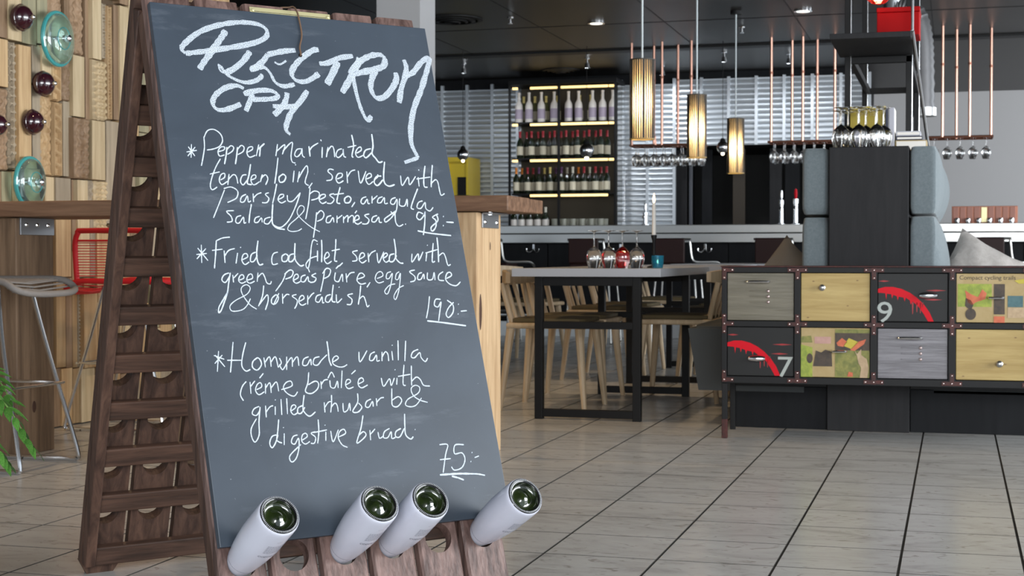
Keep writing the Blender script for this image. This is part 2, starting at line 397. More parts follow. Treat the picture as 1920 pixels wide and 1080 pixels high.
# ---- left wall of reclaimed and carved wood blocks
XW = -4.03
m = MB(); m.box(XW-.12, 3.4, 0, XW-.02, 7.85, CEIL)
wl = tag(m.build('wall_left', mat('wall_backing', (0.10, 0.065, 0.035), .8)), kind='structure')
def blk_mat(name, c1, c2): 
    m = wood(name, c1, c2, 'z', 6, rough=.6, bst=.4, var=.14); return m
MBK = [blk_mat('block_wood_honey', (0.34, 0.21, 0.10), (0.50, 0.35, 0.19)), blk_mat('block_wood_pale', (0.44, 0.33, 0.19), (0.58, 0.46, 0.29)),
       blk_mat('block_wood_brown', (0.20, 0.125, 0.07), (0.33, 0.22, 0.135)), blk_mat('block_wood_grey', (0.25, 0.20, 0.14), (0.38, 0.31, 0.22)),
       blk_mat('block_wood_green', (0.24, 0.22, 0.14), (0.36, 0.32, 0.20))]
def relief(st, u, v, w, h):
    """carving height 0..1 at u,v metres"""
    if st == 'weave':
        a = .032; p = (u+v)/a; q = (u-v)/a
        return .5+.5*(sin(p*pi)*(1 if (int(math.floor(q)) % 2) else -1)) if True else 0
    if st == 'diamond': return abs(sin(pi*(u+v*.8)/.035))*abs(sin(pi*(u-v*.8)/.035))
    if st == 'rope': return max(0, sin(pi*(v*1.0+u*.35)/.028))**.5 if .15 < u/w < .85 else .9
    if st == 'beads':
        r = abs((v/.018) % 1 - .5)*2; return .2+.8*max(0, 1-r*r) if .3 < u/w < .7 else .75
    if st == 'chain':
        r = ((v/.036) % 1-.5)*2; c = (abs(u/w-.5)-.25)*4; return 0.0 if r*r+c*c < .5 else 1.0
    if st == 'scroll':
        c = math.sin(v*42)*.28; s = abs(u/w-.5-c)
        leaf = sin(v*95+cos(u*120)*1.6)*sin(u*130+sin(v*60)*2)
        return .35+.45*max(0, 1-s*7)+.35*leaf
    return 1
def block(y0, y1, z0, z1, dep, mi, st=None):
    w = y1-y0-.004; h = z1-z0-.004
    m = MB(); nm = 'wood_block'
    if st is None: m.rbox(XW-.03, y0+.002, z0+.002, XW+dep, y1-.002, z1-.002, .002)
    else:
        nm = 'carved_block'
        nu = max(6, int(w/.0048)); nv = max(8, int(h/.0055)); nv = min(nv, 150)
        vs = []; fs = []
        for j in range(nv+1):
            for i in range(nu+1):
                u = w*i/nu; v = h*j/nv; e = 0 if (i in (0, nu) or j in (0, nv)) else 1
                vs.append((XW+dep-.020+.020*relief(st, u, v, w, h)*e, y0+.002+u, z0+.002+v))
        for j in range(nv):
            for i in range(nu): k = j*(nu+1)+i; fs.append((k, k+1, k+nu+2, k+nu+1))
        m.add(vs, fs); m.box(XW-.03, y0+.002, z0+.002, XW+dep-.0201, y1-.002, z1-.002)
    o = m.build(nm, MBK[mi], wl, smooth=(st is not None)); return o
def pblock(x0, x1, y0, y1, mi, dep=.02, st=None, cap=CEIL-.01):
    """block given by its outline in the photograph"""
    a = atX(x0, 300, XW+dep); b = atX(x1, 300, XW+dep); pm = (x0+x1)/2
    z1 = min(cap, atX(pm, y0, XW+dep).z); z0 = max(.004, atX(pm, y1, XW+dep).z)
    if z1 > z0+.01: block(a.y, b.y, z0, z1, dep, mi, st)
BL = [(-8,16,-60,71,2,.03),(17,43,-60,77,1,.035),(43,70,-60,84,4,.02),(71,97,-60,85,4,.01),(71,80,85,120,4,.012),(97,122,-60,30,2,.03,'scroll'),
 (97,122,30,118,1,.02),(122,138,-60,108,2,.018),(138,161,-60,103,2,.04,'scroll'),(161,175,-60,226,2,.02),(175,192,-5,112,1,.045),(193,203,5,112,3,.02,'beads'),
 (203,214,10,226,0,.03,'beads'),(214,226,10,226,2,.02),(175,226,-60,-6,0,.03),(226,243,12,226,1,.03),(226,243,-60,10,2,.02),
 (180,203,113,226,1,.055,'weave'),(138,160,104,220,1,.05),(118,138,110,190,2,.04,'scroll'),(99,118,118,190,0,.035,'rope'),
 (-8,17,72,163,0,.03),(-8,19,164,320,2,.04,'scroll'),(19,36,78,318,3,.03,'chain'),(36,60,85,320,0,.045),(61,79,86,320,3,.02),(80,98,86,178,1,.03),
 (80,101,180,330,0,.035,'scroll'),(102,119,190,332,0,.03,'rope'),(119,136,190,332,3,.028),(145,172,221,336,2,.075,'scroll'),(173,198,226,338,1,.05),
 (199,224,227,420,3,.03),(224,243,227,430,0,.02),
 (-8,3,321,400,2,.02),(3,22,321,400,4,.025),(22,40,321,400,0,.02),(40,62,321,400,0,.03),(62,84,321,400,2,.02),(84,103,331,400,1,.03),(104,133,333,400,3,.04),(134,144,336,470,2,.02),(145,165,337,400,1,.045),
 (166,180,337,400,3,.03,'scroll'),(181,204,339,437,1,.04,'diamond'),
 (104,133,400,520,0,.03),(145,168,400,520,1,.03),(168,181,400,520,3,.02),(181,204,437,540,0,.03),(204,224,420,540,2,.03),(224,243,430,545,0,.03),
 (104,122,520,690,0,.03),(122,134,520,690,2,.02),(134,144,470,690,0,.02),(145,156,520,690,3,.03,'beads'),(156,182,540,690,0,.05),(156,168,520,540,0,.02),(168,182,520,540,2,.03,'scroll'),(182,204,540,700,0,.03),(204,224,540,690,2,.02),(224,243,545,700,1,.03),
 (96,113,690,830,2,.02),(113,134,690,830,0,.03),(134,150,690,830,0,.02),(150,176,690,830,1,.035),(176,204,700,830,2,.03),(204,224,690,830,0,.03),(224,243,700,830,2,.03)]
for t in BL: pblock(*t[:6], t[6] if len(t) > 6 else None)
R = random.Random(5)
def fillcol(x0, x1):
    y = -60
    while y < 850:
        h = R.uniform(90, 200); pblock(x0, x1, y, min(y+h, 860), R.randrange(5), R.uniform(.015, .05)); y += h
for xr in [(-60,-44),(-44,-26),(-26,-8)]: fillcol(*xr)
x = 243
while x < 420: w = R.uniform(16, 28); fillcol(x, x+w); x += w
for x0, x1 in [(-8, 22), (22, 48), (48, 75), (75, 96)]: pblock(x0, x1, 400, 830, R.randrange(3), .02)
# rows above the frame up to the ceiling
x = -60
while x < 420:
    w = R.uniform(20, 34); y = -60
    while y > -620: h = R.uniform(110, 200); pblock(x, x+w, y-h, y, R.randrange(5), R.uniform(.015, .05)); y -= h
    x += w

for k, (x, y) in enumerate(((-3.1, 5.3), (-3.1, 7.0), (-1.6, 9.0))):
    t = thing('ceiling_downlight', ('warm ceiling downlight over the left end of the wood wall', 'warm ceiling downlight over the middle of the wood wall', 'warm ceiling downlight over the grey tables')[k], 'light', (x, y, CEIL), 0, 'warm ceiling downlights')
    m = MB(); m.lathe([(.06, -.001), (.06, -.012), (.045, -.012), (.045, -.001)], 20); m.build('trim_ring', M_steel, t, True)
    l = bpy.data.lights.new('warm_spot', 'SPOT'); l.energy = 75; l.color = (1.0, .70, .40); l.spot_size = radians(110); l.spot_blend = .8; l.shadow_soft_size = .04
    lo = bpy.data.objects.new('warm_spot', l); COL.objects.link(lo); lo.parent = t; lo.location = (0, 0, -.02); lo.rotation_euler = (0, radians(-12), 0)

# ---- glass dishes and domes fixed to the wood wall
M_aqua = mat('aqua_glass', (0.62, 0.88, 0.86), 0.02, trans=.96, ior=1.3, coat=.8)
M_aquar = mat('aqua_rim_glass', (0.10, 0.55, 0.56), 0.05, trans=.5, coat=.8)
M_plum = mat('plum_glass', (0.030, 0.006, 0.012), 0.04, coat=1.0)
def dish(px, py, rpx, name, label, group, kind):
    dep = .07; c = atX(px, py, XW+dep); d = (c-CAM).length; r = rpx*d/FPX
    t = thing(name, label, 'dish' if kind == 'aqua' else 'glass dome', (XW+.045, c.y, c.z), 0, group)
    RX = Matrix.Rotation(pi/2, 4, 'Y')
    if kind == 'aqua':
        m = MB(); m.lathe([(.001,.004),(r*.5,.004),(r*.8,.010),(r*.95,.022),(r,.036),(r*.965,.048),(r*.86,.056),(r*.6,.064),(r*.3,.068),(.001,.069)], 40, RX, cap=False)
        m.build('bowl', M_aqua, t, True)
        m = MB(); m.tube([(.034, r*1.0*cos(a*pi/18), r*1.0*sin(a*pi/18)) for a in range(36)], .0105, 8, closed=True); m.build('rim', M_aquar, t, True)
        m = MB(); m.tube([(.068, r*.42*cos(a*pi/12), r*.42*sin(a*pi/12)) for a in range(24)], .0022, 6, closed=True); m.build('ring', M_aquar, t, True)
    else:
        m = MB(); m.lathe([(r*.85,.0),(r,.010),(r*1.02,.022),(r*.98,.036),(r*.88,.050),(r*.68,.063),(r*.4,.072),(r*.2,.075),(.001,.076)], 30, RX, cap=False); m.build('dome', M_plum, t, True)
        m = MB(); m.tube([(.027, r*1.0*cos(a*pi/15), r*1.0*sin(a*pi/15)) for a in range(30)], .003, 6, closed=True); m.build('rim', M_plum, t, True)
    m = MB(); m.lathe([(.016,.0),(.016,.03),(.011,.034),(.001,.036)], 14, Matrix.Translation((.068 if kind == 'aqua' else .072, 0, 0)) @ RX @ Matrix.Scale(.6 if kind == 'plum' else 1, 4)); m.build('fixing_knob', M_steel, t, True)
    m = MB(); m.lathe([(.012, -.05), (.012, .012)], 10, RX); m.build('stand_off', M_steel, t, True)
dish(105, 73, 46, 'glass_dish', 'large aqua glass dish mounted high on the carved wood wall', 'aqua dishes on the wood wall', 'aqua')
dish(53, 342, 43, 'glass_dish', 'large aqua glass dish on the wood wall just above the tall table', 'aqua dishes on the wood wall', 'aqua')
dish(40, 33, 23, 'glass_dome', 'small plum glass dome left of the upper aqua dish', 'plum glass domes on the wood wall', 'plum')
dish(81, 157, 22, 'glass_dome', 'small plum glass dome directly below the upper aqua dish', 'plum glass domes on the wood wall', 'plum')
dish(61, 229, 22, 'glass_dome', 'small plum glass dome on a plain block above the lower aqua dish', 'plum glass domes on the wood wall', 'plum')
dish(-8, 234, 20, 'glass_dome', 'small plum glass dome cut by the left edge of the photo', 'plum glass domes on the wood wall', 'plum')

# ================================================================== TALL PLANK TABLE behind the board
M_plankx = wood('table_plank_wood', (0.115, 0.060, 0.034), (0.24, 0.135, 0.080), 'x', 6, rough=.5, var=.05)
M_legw = wood('table_leg_wood', (0.44, 0.28, 0.15), (0.66, 0.47, 0.28), 'z', 7, rough=.6, var=.03)
M_legd = wood('table_leg_dark_wood', (0.12, 0.075, 0.045), (0.24, 0.155, 0.095), 'z', 6, rough=.6, var=.08)
t = thing('high_table', 'right end of a high table of thick brown planks with a pale slab leg', 'table', (-2.8, 5.92, 0))
m = MB(); m.rbox(.16, -.27, .975, 1.14, .045, 1.035, .004); m.build('plank', M_plankx, t)
m = MB(); m.rbox(.16, .049, .977, 1.135, .27, 1.033, .004); m.build('plank', M_plankx, t)
def slab(x0, x1, y0, y1, mt, name='leg'): 
    m = MB(); m.rbox(x0, y0, .0, x1, y1, .972, .004); return m.build(name, mt, t)
lg = slab(1.004-.24, 1.004, -.235, .09, M_legw)
m = MB()   # knots and a lens-shaped notch on the pale leg
m.lathe([(.03,.0),(.026,.0015)], 20, Matrix.Translation((1.0045, -.19, .58)) @ Matrix.Rotation(pi/2, 4, 'Y') @ Matrix.Diagonal((2.4, .55, 1, 1)))
m.build('knot', M_rackd, lg)
m = MB(); m.lathe([(.008,.0),(.006,.0015)], 12, Matrix.Translation((1.0045, -.06, .84)) @ Matrix.Rotation(pi/2, 4, 'Y') @ Matrix.Diagonal((2.2, .5, 1, 1))); m.build('knot', M_rackd, lg)
slab(.22, .30, -.235, .09, M_legd)
def bracket(cx, y, w, par, face):
    m = MB()
    if face == 'y':
        m.rbox(cx-w/2, y-.006, .905, cx+w/2, y, .970, .001)
        b = m.build('bracket', M_zinc, t)
        for k in (-1, 0, 1):
            mm = MB(); mm.lathe([(.008,0),(.007,.004),(.002,.006)], 10, Matrix.Translation((cx+k*w*.33, y-.006, .94)) @ Matrix.Rotation(pi/2, 4, 'X')); mm.build('bolt', M_steel, b)
    else:
        m.rbox(cx, y-w/2, .912, cx+.006, y+w/2, .972, .001); m.rbox(cx, y-w/2, .966, cx+.045, y+w/2, .972, .001)
        b = m.build('bracket', M_zinc, t)
        for k in (-1, 1):
            mm = MB(); mm.lathe([(.010,0),(.008,.005),(.002,.007)], 10, Matrix.Translation((cx+.006, y+k*w*.36, .935)) @ Matrix.Rotation(pi/2, 4, 'Y')); mm.build('bolt', M_steel, b)
bracket(1.005, -.07, .22, lg, 'x')
m = MB(); m.tube([(1.03, -.15, .975), (1.03, -.15, .962)], .010, 8); m.build('bolt', M_steel, t)

t = thing('high_table', 'dark high plank table against the carved wood wall at the left', 'table', (-3.3, 5.5, 0))
m = MB(); m.rbox(-.63, -.28, .955, .62, .02, 1.016, .004); m.build('plank', M_plankx, t)
m = MB(); m.rbox(-.63, .024, .957, .615, .28, 1.014, .004); m.build('plank', M_plankx, t)
def slab2(x0, x1):
    m = MB(); m.rbox(x0, -.235, .0, x1, .025, .952, .004); return m.build('leg', M_legd, t)
slab2(.42, .50); lg2 = slab2(-.37, -.28)
m = MB(); m.lathe([(.014,.0),(.011,.0015)], 16, Matrix.Translation((-.2795, -.12, .19)) @ Matrix.Rotation(pi/2, 4, 'Y') @ Matrix.Diagonal((1.7, 1, 1, 1))); m.build('knot', M_rackd, lg2)
m = MB(); m.rbox(-.2795, -.215, .885, -.272, .02, .953, .001); bk = m.build('bracket', M_zinc, t)
for k in (-1, 0, 1):
    mm = MB(); mm.lathe([(.009,0),(.007,.004),(.002,.006)], 10, Matrix.Translation((-.272, -.10+k*.075, .925)) @ Matrix.Rotation(pi/2, 4, 'Y')); mm.build('bolt', M_steel, bk)

# ================================================================== WIRE BAR STOOLS
def stool(name, label, loc, rz, seatmat, seat_z, back=False, W2=.23, cat='stool'):
    t = thing(name, label, cat, loc, rz)
    for sy in (-1, 1):
        m = MB(); y = sy*.19
        P = bez([(-.10, y*.55, seat_z-.02), (-.15, y*.75, seat_z*.62), (-.245, y, .06), (-.24, y, .012), (-.20, y, .010), (.20, y, .010), (.24, y, .012), (.245, y, .06), (.15, y*.75, seat_z*.62), (.10, y*.55, seat_z-.02)], 5)
        m.tube(P, .0085, 8); m.build('sled_leg', M_steel, t, True)
        m = MB(); m.tube([(-.20, y*.86, .31), (.20, y*.86, .31)], .006, 8); m.build('foot_rail', M_steel, t, True)
    for sx in (-1, 1):
        m = MB(); m.tube([(sx*.20, -.175, .31), (sx*.20, .175, .31)], .006, 8); m.build('foot_rail', M_steel, t, True)
    m = MB()
    P = bez([(-W2, -.19, seat_z), (-W2*.9, -.20, seat_z+.004), (0, -.20, seat_z+.006), (W2*.75, -.20, seat_z+.004), (W2*1.05, -.19, seat_z-.03), (W2*1.15, -.10, seat_z-.045), (W2*1.15, .10, seat_z-.045), (W2*1.05, .19, seat_z-.03), (W2*.75, .20, seat_z+.004), (0, .20, seat_z+.006), (-W2*.9, .20, seat_z+.004), (-W2, .19, seat_z)], 4)
    m.tube(P[:-1], .013, 10, closed=True); m.build('seat_frame', seatmat, t, True)
    m = MB()
    for k in range(22):
        x = -W2+.02+k*(W2*2.0/22); z = seat_z+.006 if x < W2*.7 else seat_z+.006-(x-W2*.7)*.6
        m.tube([(x, -.20, z), (x, 0, z-.012), (x, .20, z)], .0035, 6)
    tag(m.build('seat_cords', seatmat, t, True), kind='stuff')
    if back:
        m = MB(); z0 = seat_z; zt = seat_z+.235; w = .185
        m.tube(bez([(-w, .19, z0), (-w, .205, z0+.17), (-w+.02, .21, zt-.008), (-w+.04, .21, zt), (w-.04, .21, zt), (w-.02, .21, zt-.008), (w, .205, z0+.17), (w, .19, z0)], 4), .0125, 10); m.build('back_frame', seatmat, t, True)
        m = MB()
        for k in range(13): z = z0+.03+k*.0125; m.tube([(-w, .20, z), (w, .20, z)], .0022, 6)
        m.tube([(-w, .205, zt-.045), (w, .205, zt-.045)], .005, 6)
        tag(m.build('back_cords', seatmat, t, True), kind='stuff')
        m = MB()
        for k in range(3): x = -w+.02+k*.016; m.tube([(x, .203, z0), (x, .205, zt)], .002, 6)
        tag(m.build('back_cords', seatmat, t, True), kind='stuff')
    return t
stool('wire_stool', 'grey corded wire bar stool with chrome sled legs before the left table leg', (-3.53, 5.03, 0), 0, M_greyc, .705)
stool('wire_stool', 'red corded wire bar stool with low back behind the high table', (-3.665, 6.32, 0), pi, M_red, .68, True)

# ================================================================== RIDDLING RACK (A-frame)
DV = Vector((.6376, .7703, 0)).normalized(); NV = Vector((DV.y, -DV.x, 0))
AX = Vector((-1.773, 3.052, 1.441)); RZ = atan2(DV.y, DV.x)
T1, T2 = radians(18.1), radians(16.18)
rack = thing('riddling_rack', 'dark stained wooden A-frame riddling rack with rows of bottle holes', 'rack', (AX.x, AX.y, 0), RZ)
# panel matrices: local (u, outward, s) -> rack space; rack space y = -n
def pm(n0, ang, sgn):
    # s axis leans to the apex, outward axis points away from the other panel
    sx = Vector((1, 0, 0)); sz = Vector((0, sgn*sin(ang), cos(ang))); so = Vector((0, -sgn*cos(ang), sin(ang)))
    M = Matrix(((sx.x, so.x, sz.x, 0), (sx.y, so.y, sz.y, -n0), (sx.z, so.z, sz.z, 0), (0, 0, 0, 1))); return M
MF = pm(1.441*math.tan(T1), T1, 1); MBk = pm(-.481, T2, -1)
ROWS = [.181+.1225*k for k in range(10)]
PW, PG, U0 = .1050, .0130, .023
def plank(i, top, mt, M, tt=.026, bot=.04):
    x0 = U0+i*(PW+PG); x1 = x0+PW; cx = (x0+x1)/2; r = .0335
    rows = [s for s in ROWS if s < top-.05]
    cuts = [bot]+[(a+b)/2 for a, b in zip(rows, rows[1:])]+[rows[-1]+.061]
    m = MB(); N = 24; ch = .005
    for s, c0, c1 in zip(rows, cuts, cuts[1:]):
        def rect(w, h0, h1):
            pts = []
            for k in range(N):
                a = 2*pi*(k+.5)/N; ca, sa = cos(a), sin(a)
                h = h1 if sa > 0 else h0
                q = min(w/abs(ca) if abs(ca) > 1e-6 else 9e9, h/abs(sa) if abs(sa) > 1e-6 else 9e9); pts.append([ca*q, sa*q])
            # snap nearest points to the four corners
            for cxn, cyn in ((w, h1), (-w, h1), (-w, -h0), (w, -h0)):
                j = min(range(N), key=lambda j: (pts[j][0]-cxn)**2+(pts[j][1]-cyn)**2); pts[j] = [cxn, cyn]
            return pts
        Rf = rect(PW/2-ch, s-c0, c1-s); Rb = [[max(-PW/2, min(PW/2, p[0]*(PW/2)/(PW/2-ch))), p[1]] for p in Rf]
        # hole leans slightly so that it is bored along the bottle axis
        vs = [(cx+p[0], 0, s+p[1]) for p in Rf]; vs += [(cx+r*cos(2*pi*(k+.5)/N), 0, s+r*sin(2*pi*(k+.5)/N)) for k in range(N)]
        vs += [(cx+r*cos(2*pi*(k+.5)/N), -tt, s-.006+r*sin(2*pi*(k+.5)/N)) for k in range(N)]; vs += [(cx+p[0], -tt, s+p[1]) for p in Rb]
        vs += [(cx+p[0], -ch, s+p[1]) for p in Rb]
        fs = []
        for k in range(N):
            q = (k+1) % N
            fs += [(k, q, N+q, N+k), (N+k, N+q, 2*N+q, 2*N+k), (2*N+k, 2*N+q, 3*N+q, 3*N+k)]
            if abs(abs(Rf[k][0])-(PW/2-ch)) < 1e-6 and abs(abs(Rf[q][0])-(PW/2-ch)) < 1e-6 and Rf[k][0]*Rf[q][0] > 0:
                fs += [(k, q, 4*N+q, 4*N+k), (4*N+k, 4*N+q, 3*N+q, 3*N+k)]
        m.add(vs, fs)
    a = cuts[-1]
    m.prism([(x0+ch, 0), (x1-ch, 0), (x1, -ch), (x1, -tt), (x0, -tt), (x0, -ch)], a, top, 'z')
    # bottom end, first and last plank run down to a chamfered foot
    if i in (0, 5): m.prism([(x0, bot), (x0+.022, .001), (x1-.022, .001), (x1, bot)], -tt, 0, 'y')
    else: m.box(x0, -tt, bot-.005, x1, 0, bot)
    o = m.build('plank', mt); 
    for v in o.data.vertices: v.co = M @ v.co
    o.parent = rack; return o
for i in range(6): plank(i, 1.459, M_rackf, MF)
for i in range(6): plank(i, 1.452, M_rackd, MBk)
def rpart(name, m, mt, M, par=rack, smooth=False):
    o = m.build(name, mt, None, smooth)
    for v in o.data.vertices: v.co = M @ v.co
    o.parent = par; return o
UE = U0+6*PW+5*PG
for M, top in ((MF, 1.43), (MBk, 1.43)):
    for x in (U0, UE-.026):
        m = MB(); m.rbox(x, -.062, .042, x+.026, -.0262, top, .003); rpart('side_rail', m, M_rackd, M)
    for k, s in enumerate([.058-.02]+[r+.001 for r in ROWS]+([1.36] if False else [])):
        h = .048 if k else .05
        m = MB(); m.rbox(U0+.0265, -.050, s, UE-.0265, -.0262, s+h, .004); rpart('batten', m, M_rackx, M)
# hinge hidden between the tops of both panels, brass plate with screws
m = MB(); m.tube([(U0+.06, 0.012, 1.365), (UE-.06, 0.012, 1.365)], .006, 8); m.build('hinge_rod', M_black, rack)
m = MB(); m.rbox(.274, .0, 1.395, .483, .0022, 1.452, .001); pl = rpart('name_plate', m, M_brass, MF)
pl['label'] = 'small brass plate screwed to the top planks'
m = MB(); m.box(.280, .0022, 1.4405, .477, .0026, 1.4415); rpart('engraved_line', m, M_black, MF, pl)
for u in (.281, .476):
    m = MB(); m.lathe([(.0045, 0), (.0035, .002), (.001, .0028)], 12, Matrix.Translation((u, .0022, 1.4435)) @ Matrix.Rotation(-pi/2, 4, 'X')); rpart('screw', m, M_brass, MF, pl, True)

# ================================================================== CHALKBOARD
RM = Matrix.Translation((AX.x, AX.y, 0)) @ Matrix.Rotation(RZ, 4, 'Z')
BM = RM @ MF                                   # (u, out, s) -> world
BMi = BM.inverted()
U1 = BM.to_3x3()
board = thing('chalkboard', 'tall slate chalkboard menu with white handwriting hung on the A-frame rack', 'chalkboard', (0, 0, 0))
board.matrix_world = BM @ Matrix.Translation((.3805, .0005, .212))
def bl(u, o, s): return (u-.3805, o-.0005, s-.212)
m = MB(); m.rbox(.024-.3805, 0.001, 0, .737-.3805, .0175, 1.219, .0015); m.build('slate_panel', M_board, board)
nrm = (BM.to_3x3() @ Vector((0, 1, 0))).normalized(); pb = BM @ Vector((0, .018, 0))
def onboard(px, py):
    q = BMi @ onplane(px, py, pb, nrm); return Vector((q.x-.3805, q.z-.212))
hk = onboard(563, 104)
m = MB(); top = Vector((onboard(557, 22).x, 1.4625-.212))
P = bez([(hk.x, .012, hk.y), (hk.x, .0212, hk.y+.002), (hk.x, .0212, hk.y+.02), (top.x+.001, .0208, 1.17), (top.x, .0205, 1.215), (top.x, .016, 1.232), (top.x, .004, 1.249), (top.x-.008, -.006, 1.2515), (top.x-.028, -.012, 1.251), (top.x-.034, -.030, 1.249)], 5)
m.tube(P, .0021, 6); m.build('hanging_cord', mat('brown_cord', (0.13, 0.075, 0.045), .8), board, True)
m = MB(); m.lathe([(.0045, 0), (.0045, .0012)], 12, Matrix.Translation((hk.x, .0172, hk.y)) @ Matrix.Rotation(-pi/2, 4, 'X')); m.build('cord_hole', M_black, board)

# handwriting: each stroke traced as a chalk line lying on the slate
STK = []   # (width_px, points in photo px)
def strokes(ox, oy, sc, w, txt):
    for s in txt.strip().split(';'):
        s = s.strip()
        if not s: continue
        ww = w
        if s[0] == 'w': h, s = s[1:].split(':'); ww = float(h)
        n = [float(v) for v in s.replace(',', ' ').split()]
        STK.append((ww, oy, [(ox+n[i]/sc, oy+n[i+1]/sc) for i in range(0, len(n), 2)]))
strokes(280, 0, 3.177, 9.2, '''
w9: 215,318 192,292 215,255 300,190 420,148 540,133 640,143 693,172 700,210 670,238 600,262 480,284 350,303 250,315 215,318;
w10: 455,182 430,222 375,300 325,370 298,412; 600,306 560,362 500,412 450,435; w5: 452,436 422,420 413,385 435,410; w8: 425,395 470,450 560,490 630,482 668,455 660,440;
w9: 870,300 800,305 705,325; 705,325 670,372 605,415; w5: 745,370 778,384 815,362; w8: 600,420 650,402 690,405 722,440 750,490 800,514 865,503;
w9: 1008,296 970,302 910,345 862,398 848,440 872,478 935,485 1010,440; w9: 1012,378 1060,376 1130,346 1212,334; w11: 1122,368 1095,430 1058,502;
w10: 1250,345 1235,400 1190,480 1148,552; w10: 1195,442 1250,370 1320,332 1380,328 1402,355 1392,395 1330,416 1225,440; w8: 1212,440 1225,520 1245,600 1270,670 1300,718 1322,690;
w10: 1348,420 1325,470 1320,530 1350,582 1400,577 1450,520 1472,470 1465,432; w9: 1515,356 1530,400 1525,450 1500,530 1488,612; w9: 1525,450 1570,432 1620,370 1665,346 1658,400 1620,530 1578,640 1558,750 1560,850 1585,910 1602,940; w6: 1602,940 1520,968;
w9: 562,528 520,510 450,525 392,570 378,620 410,654 470,650 545,620; w9: 612,560 600,600 575,662; w9: 562,560 640,540 720,540 762,562 750,585 680,592 610,592;
w9: 820,552 815,590 790,640 742,685; w9: 735,632 800,638 888,628; w9: 942,540 902,600 850,662 820,730 815,775 840,802''')
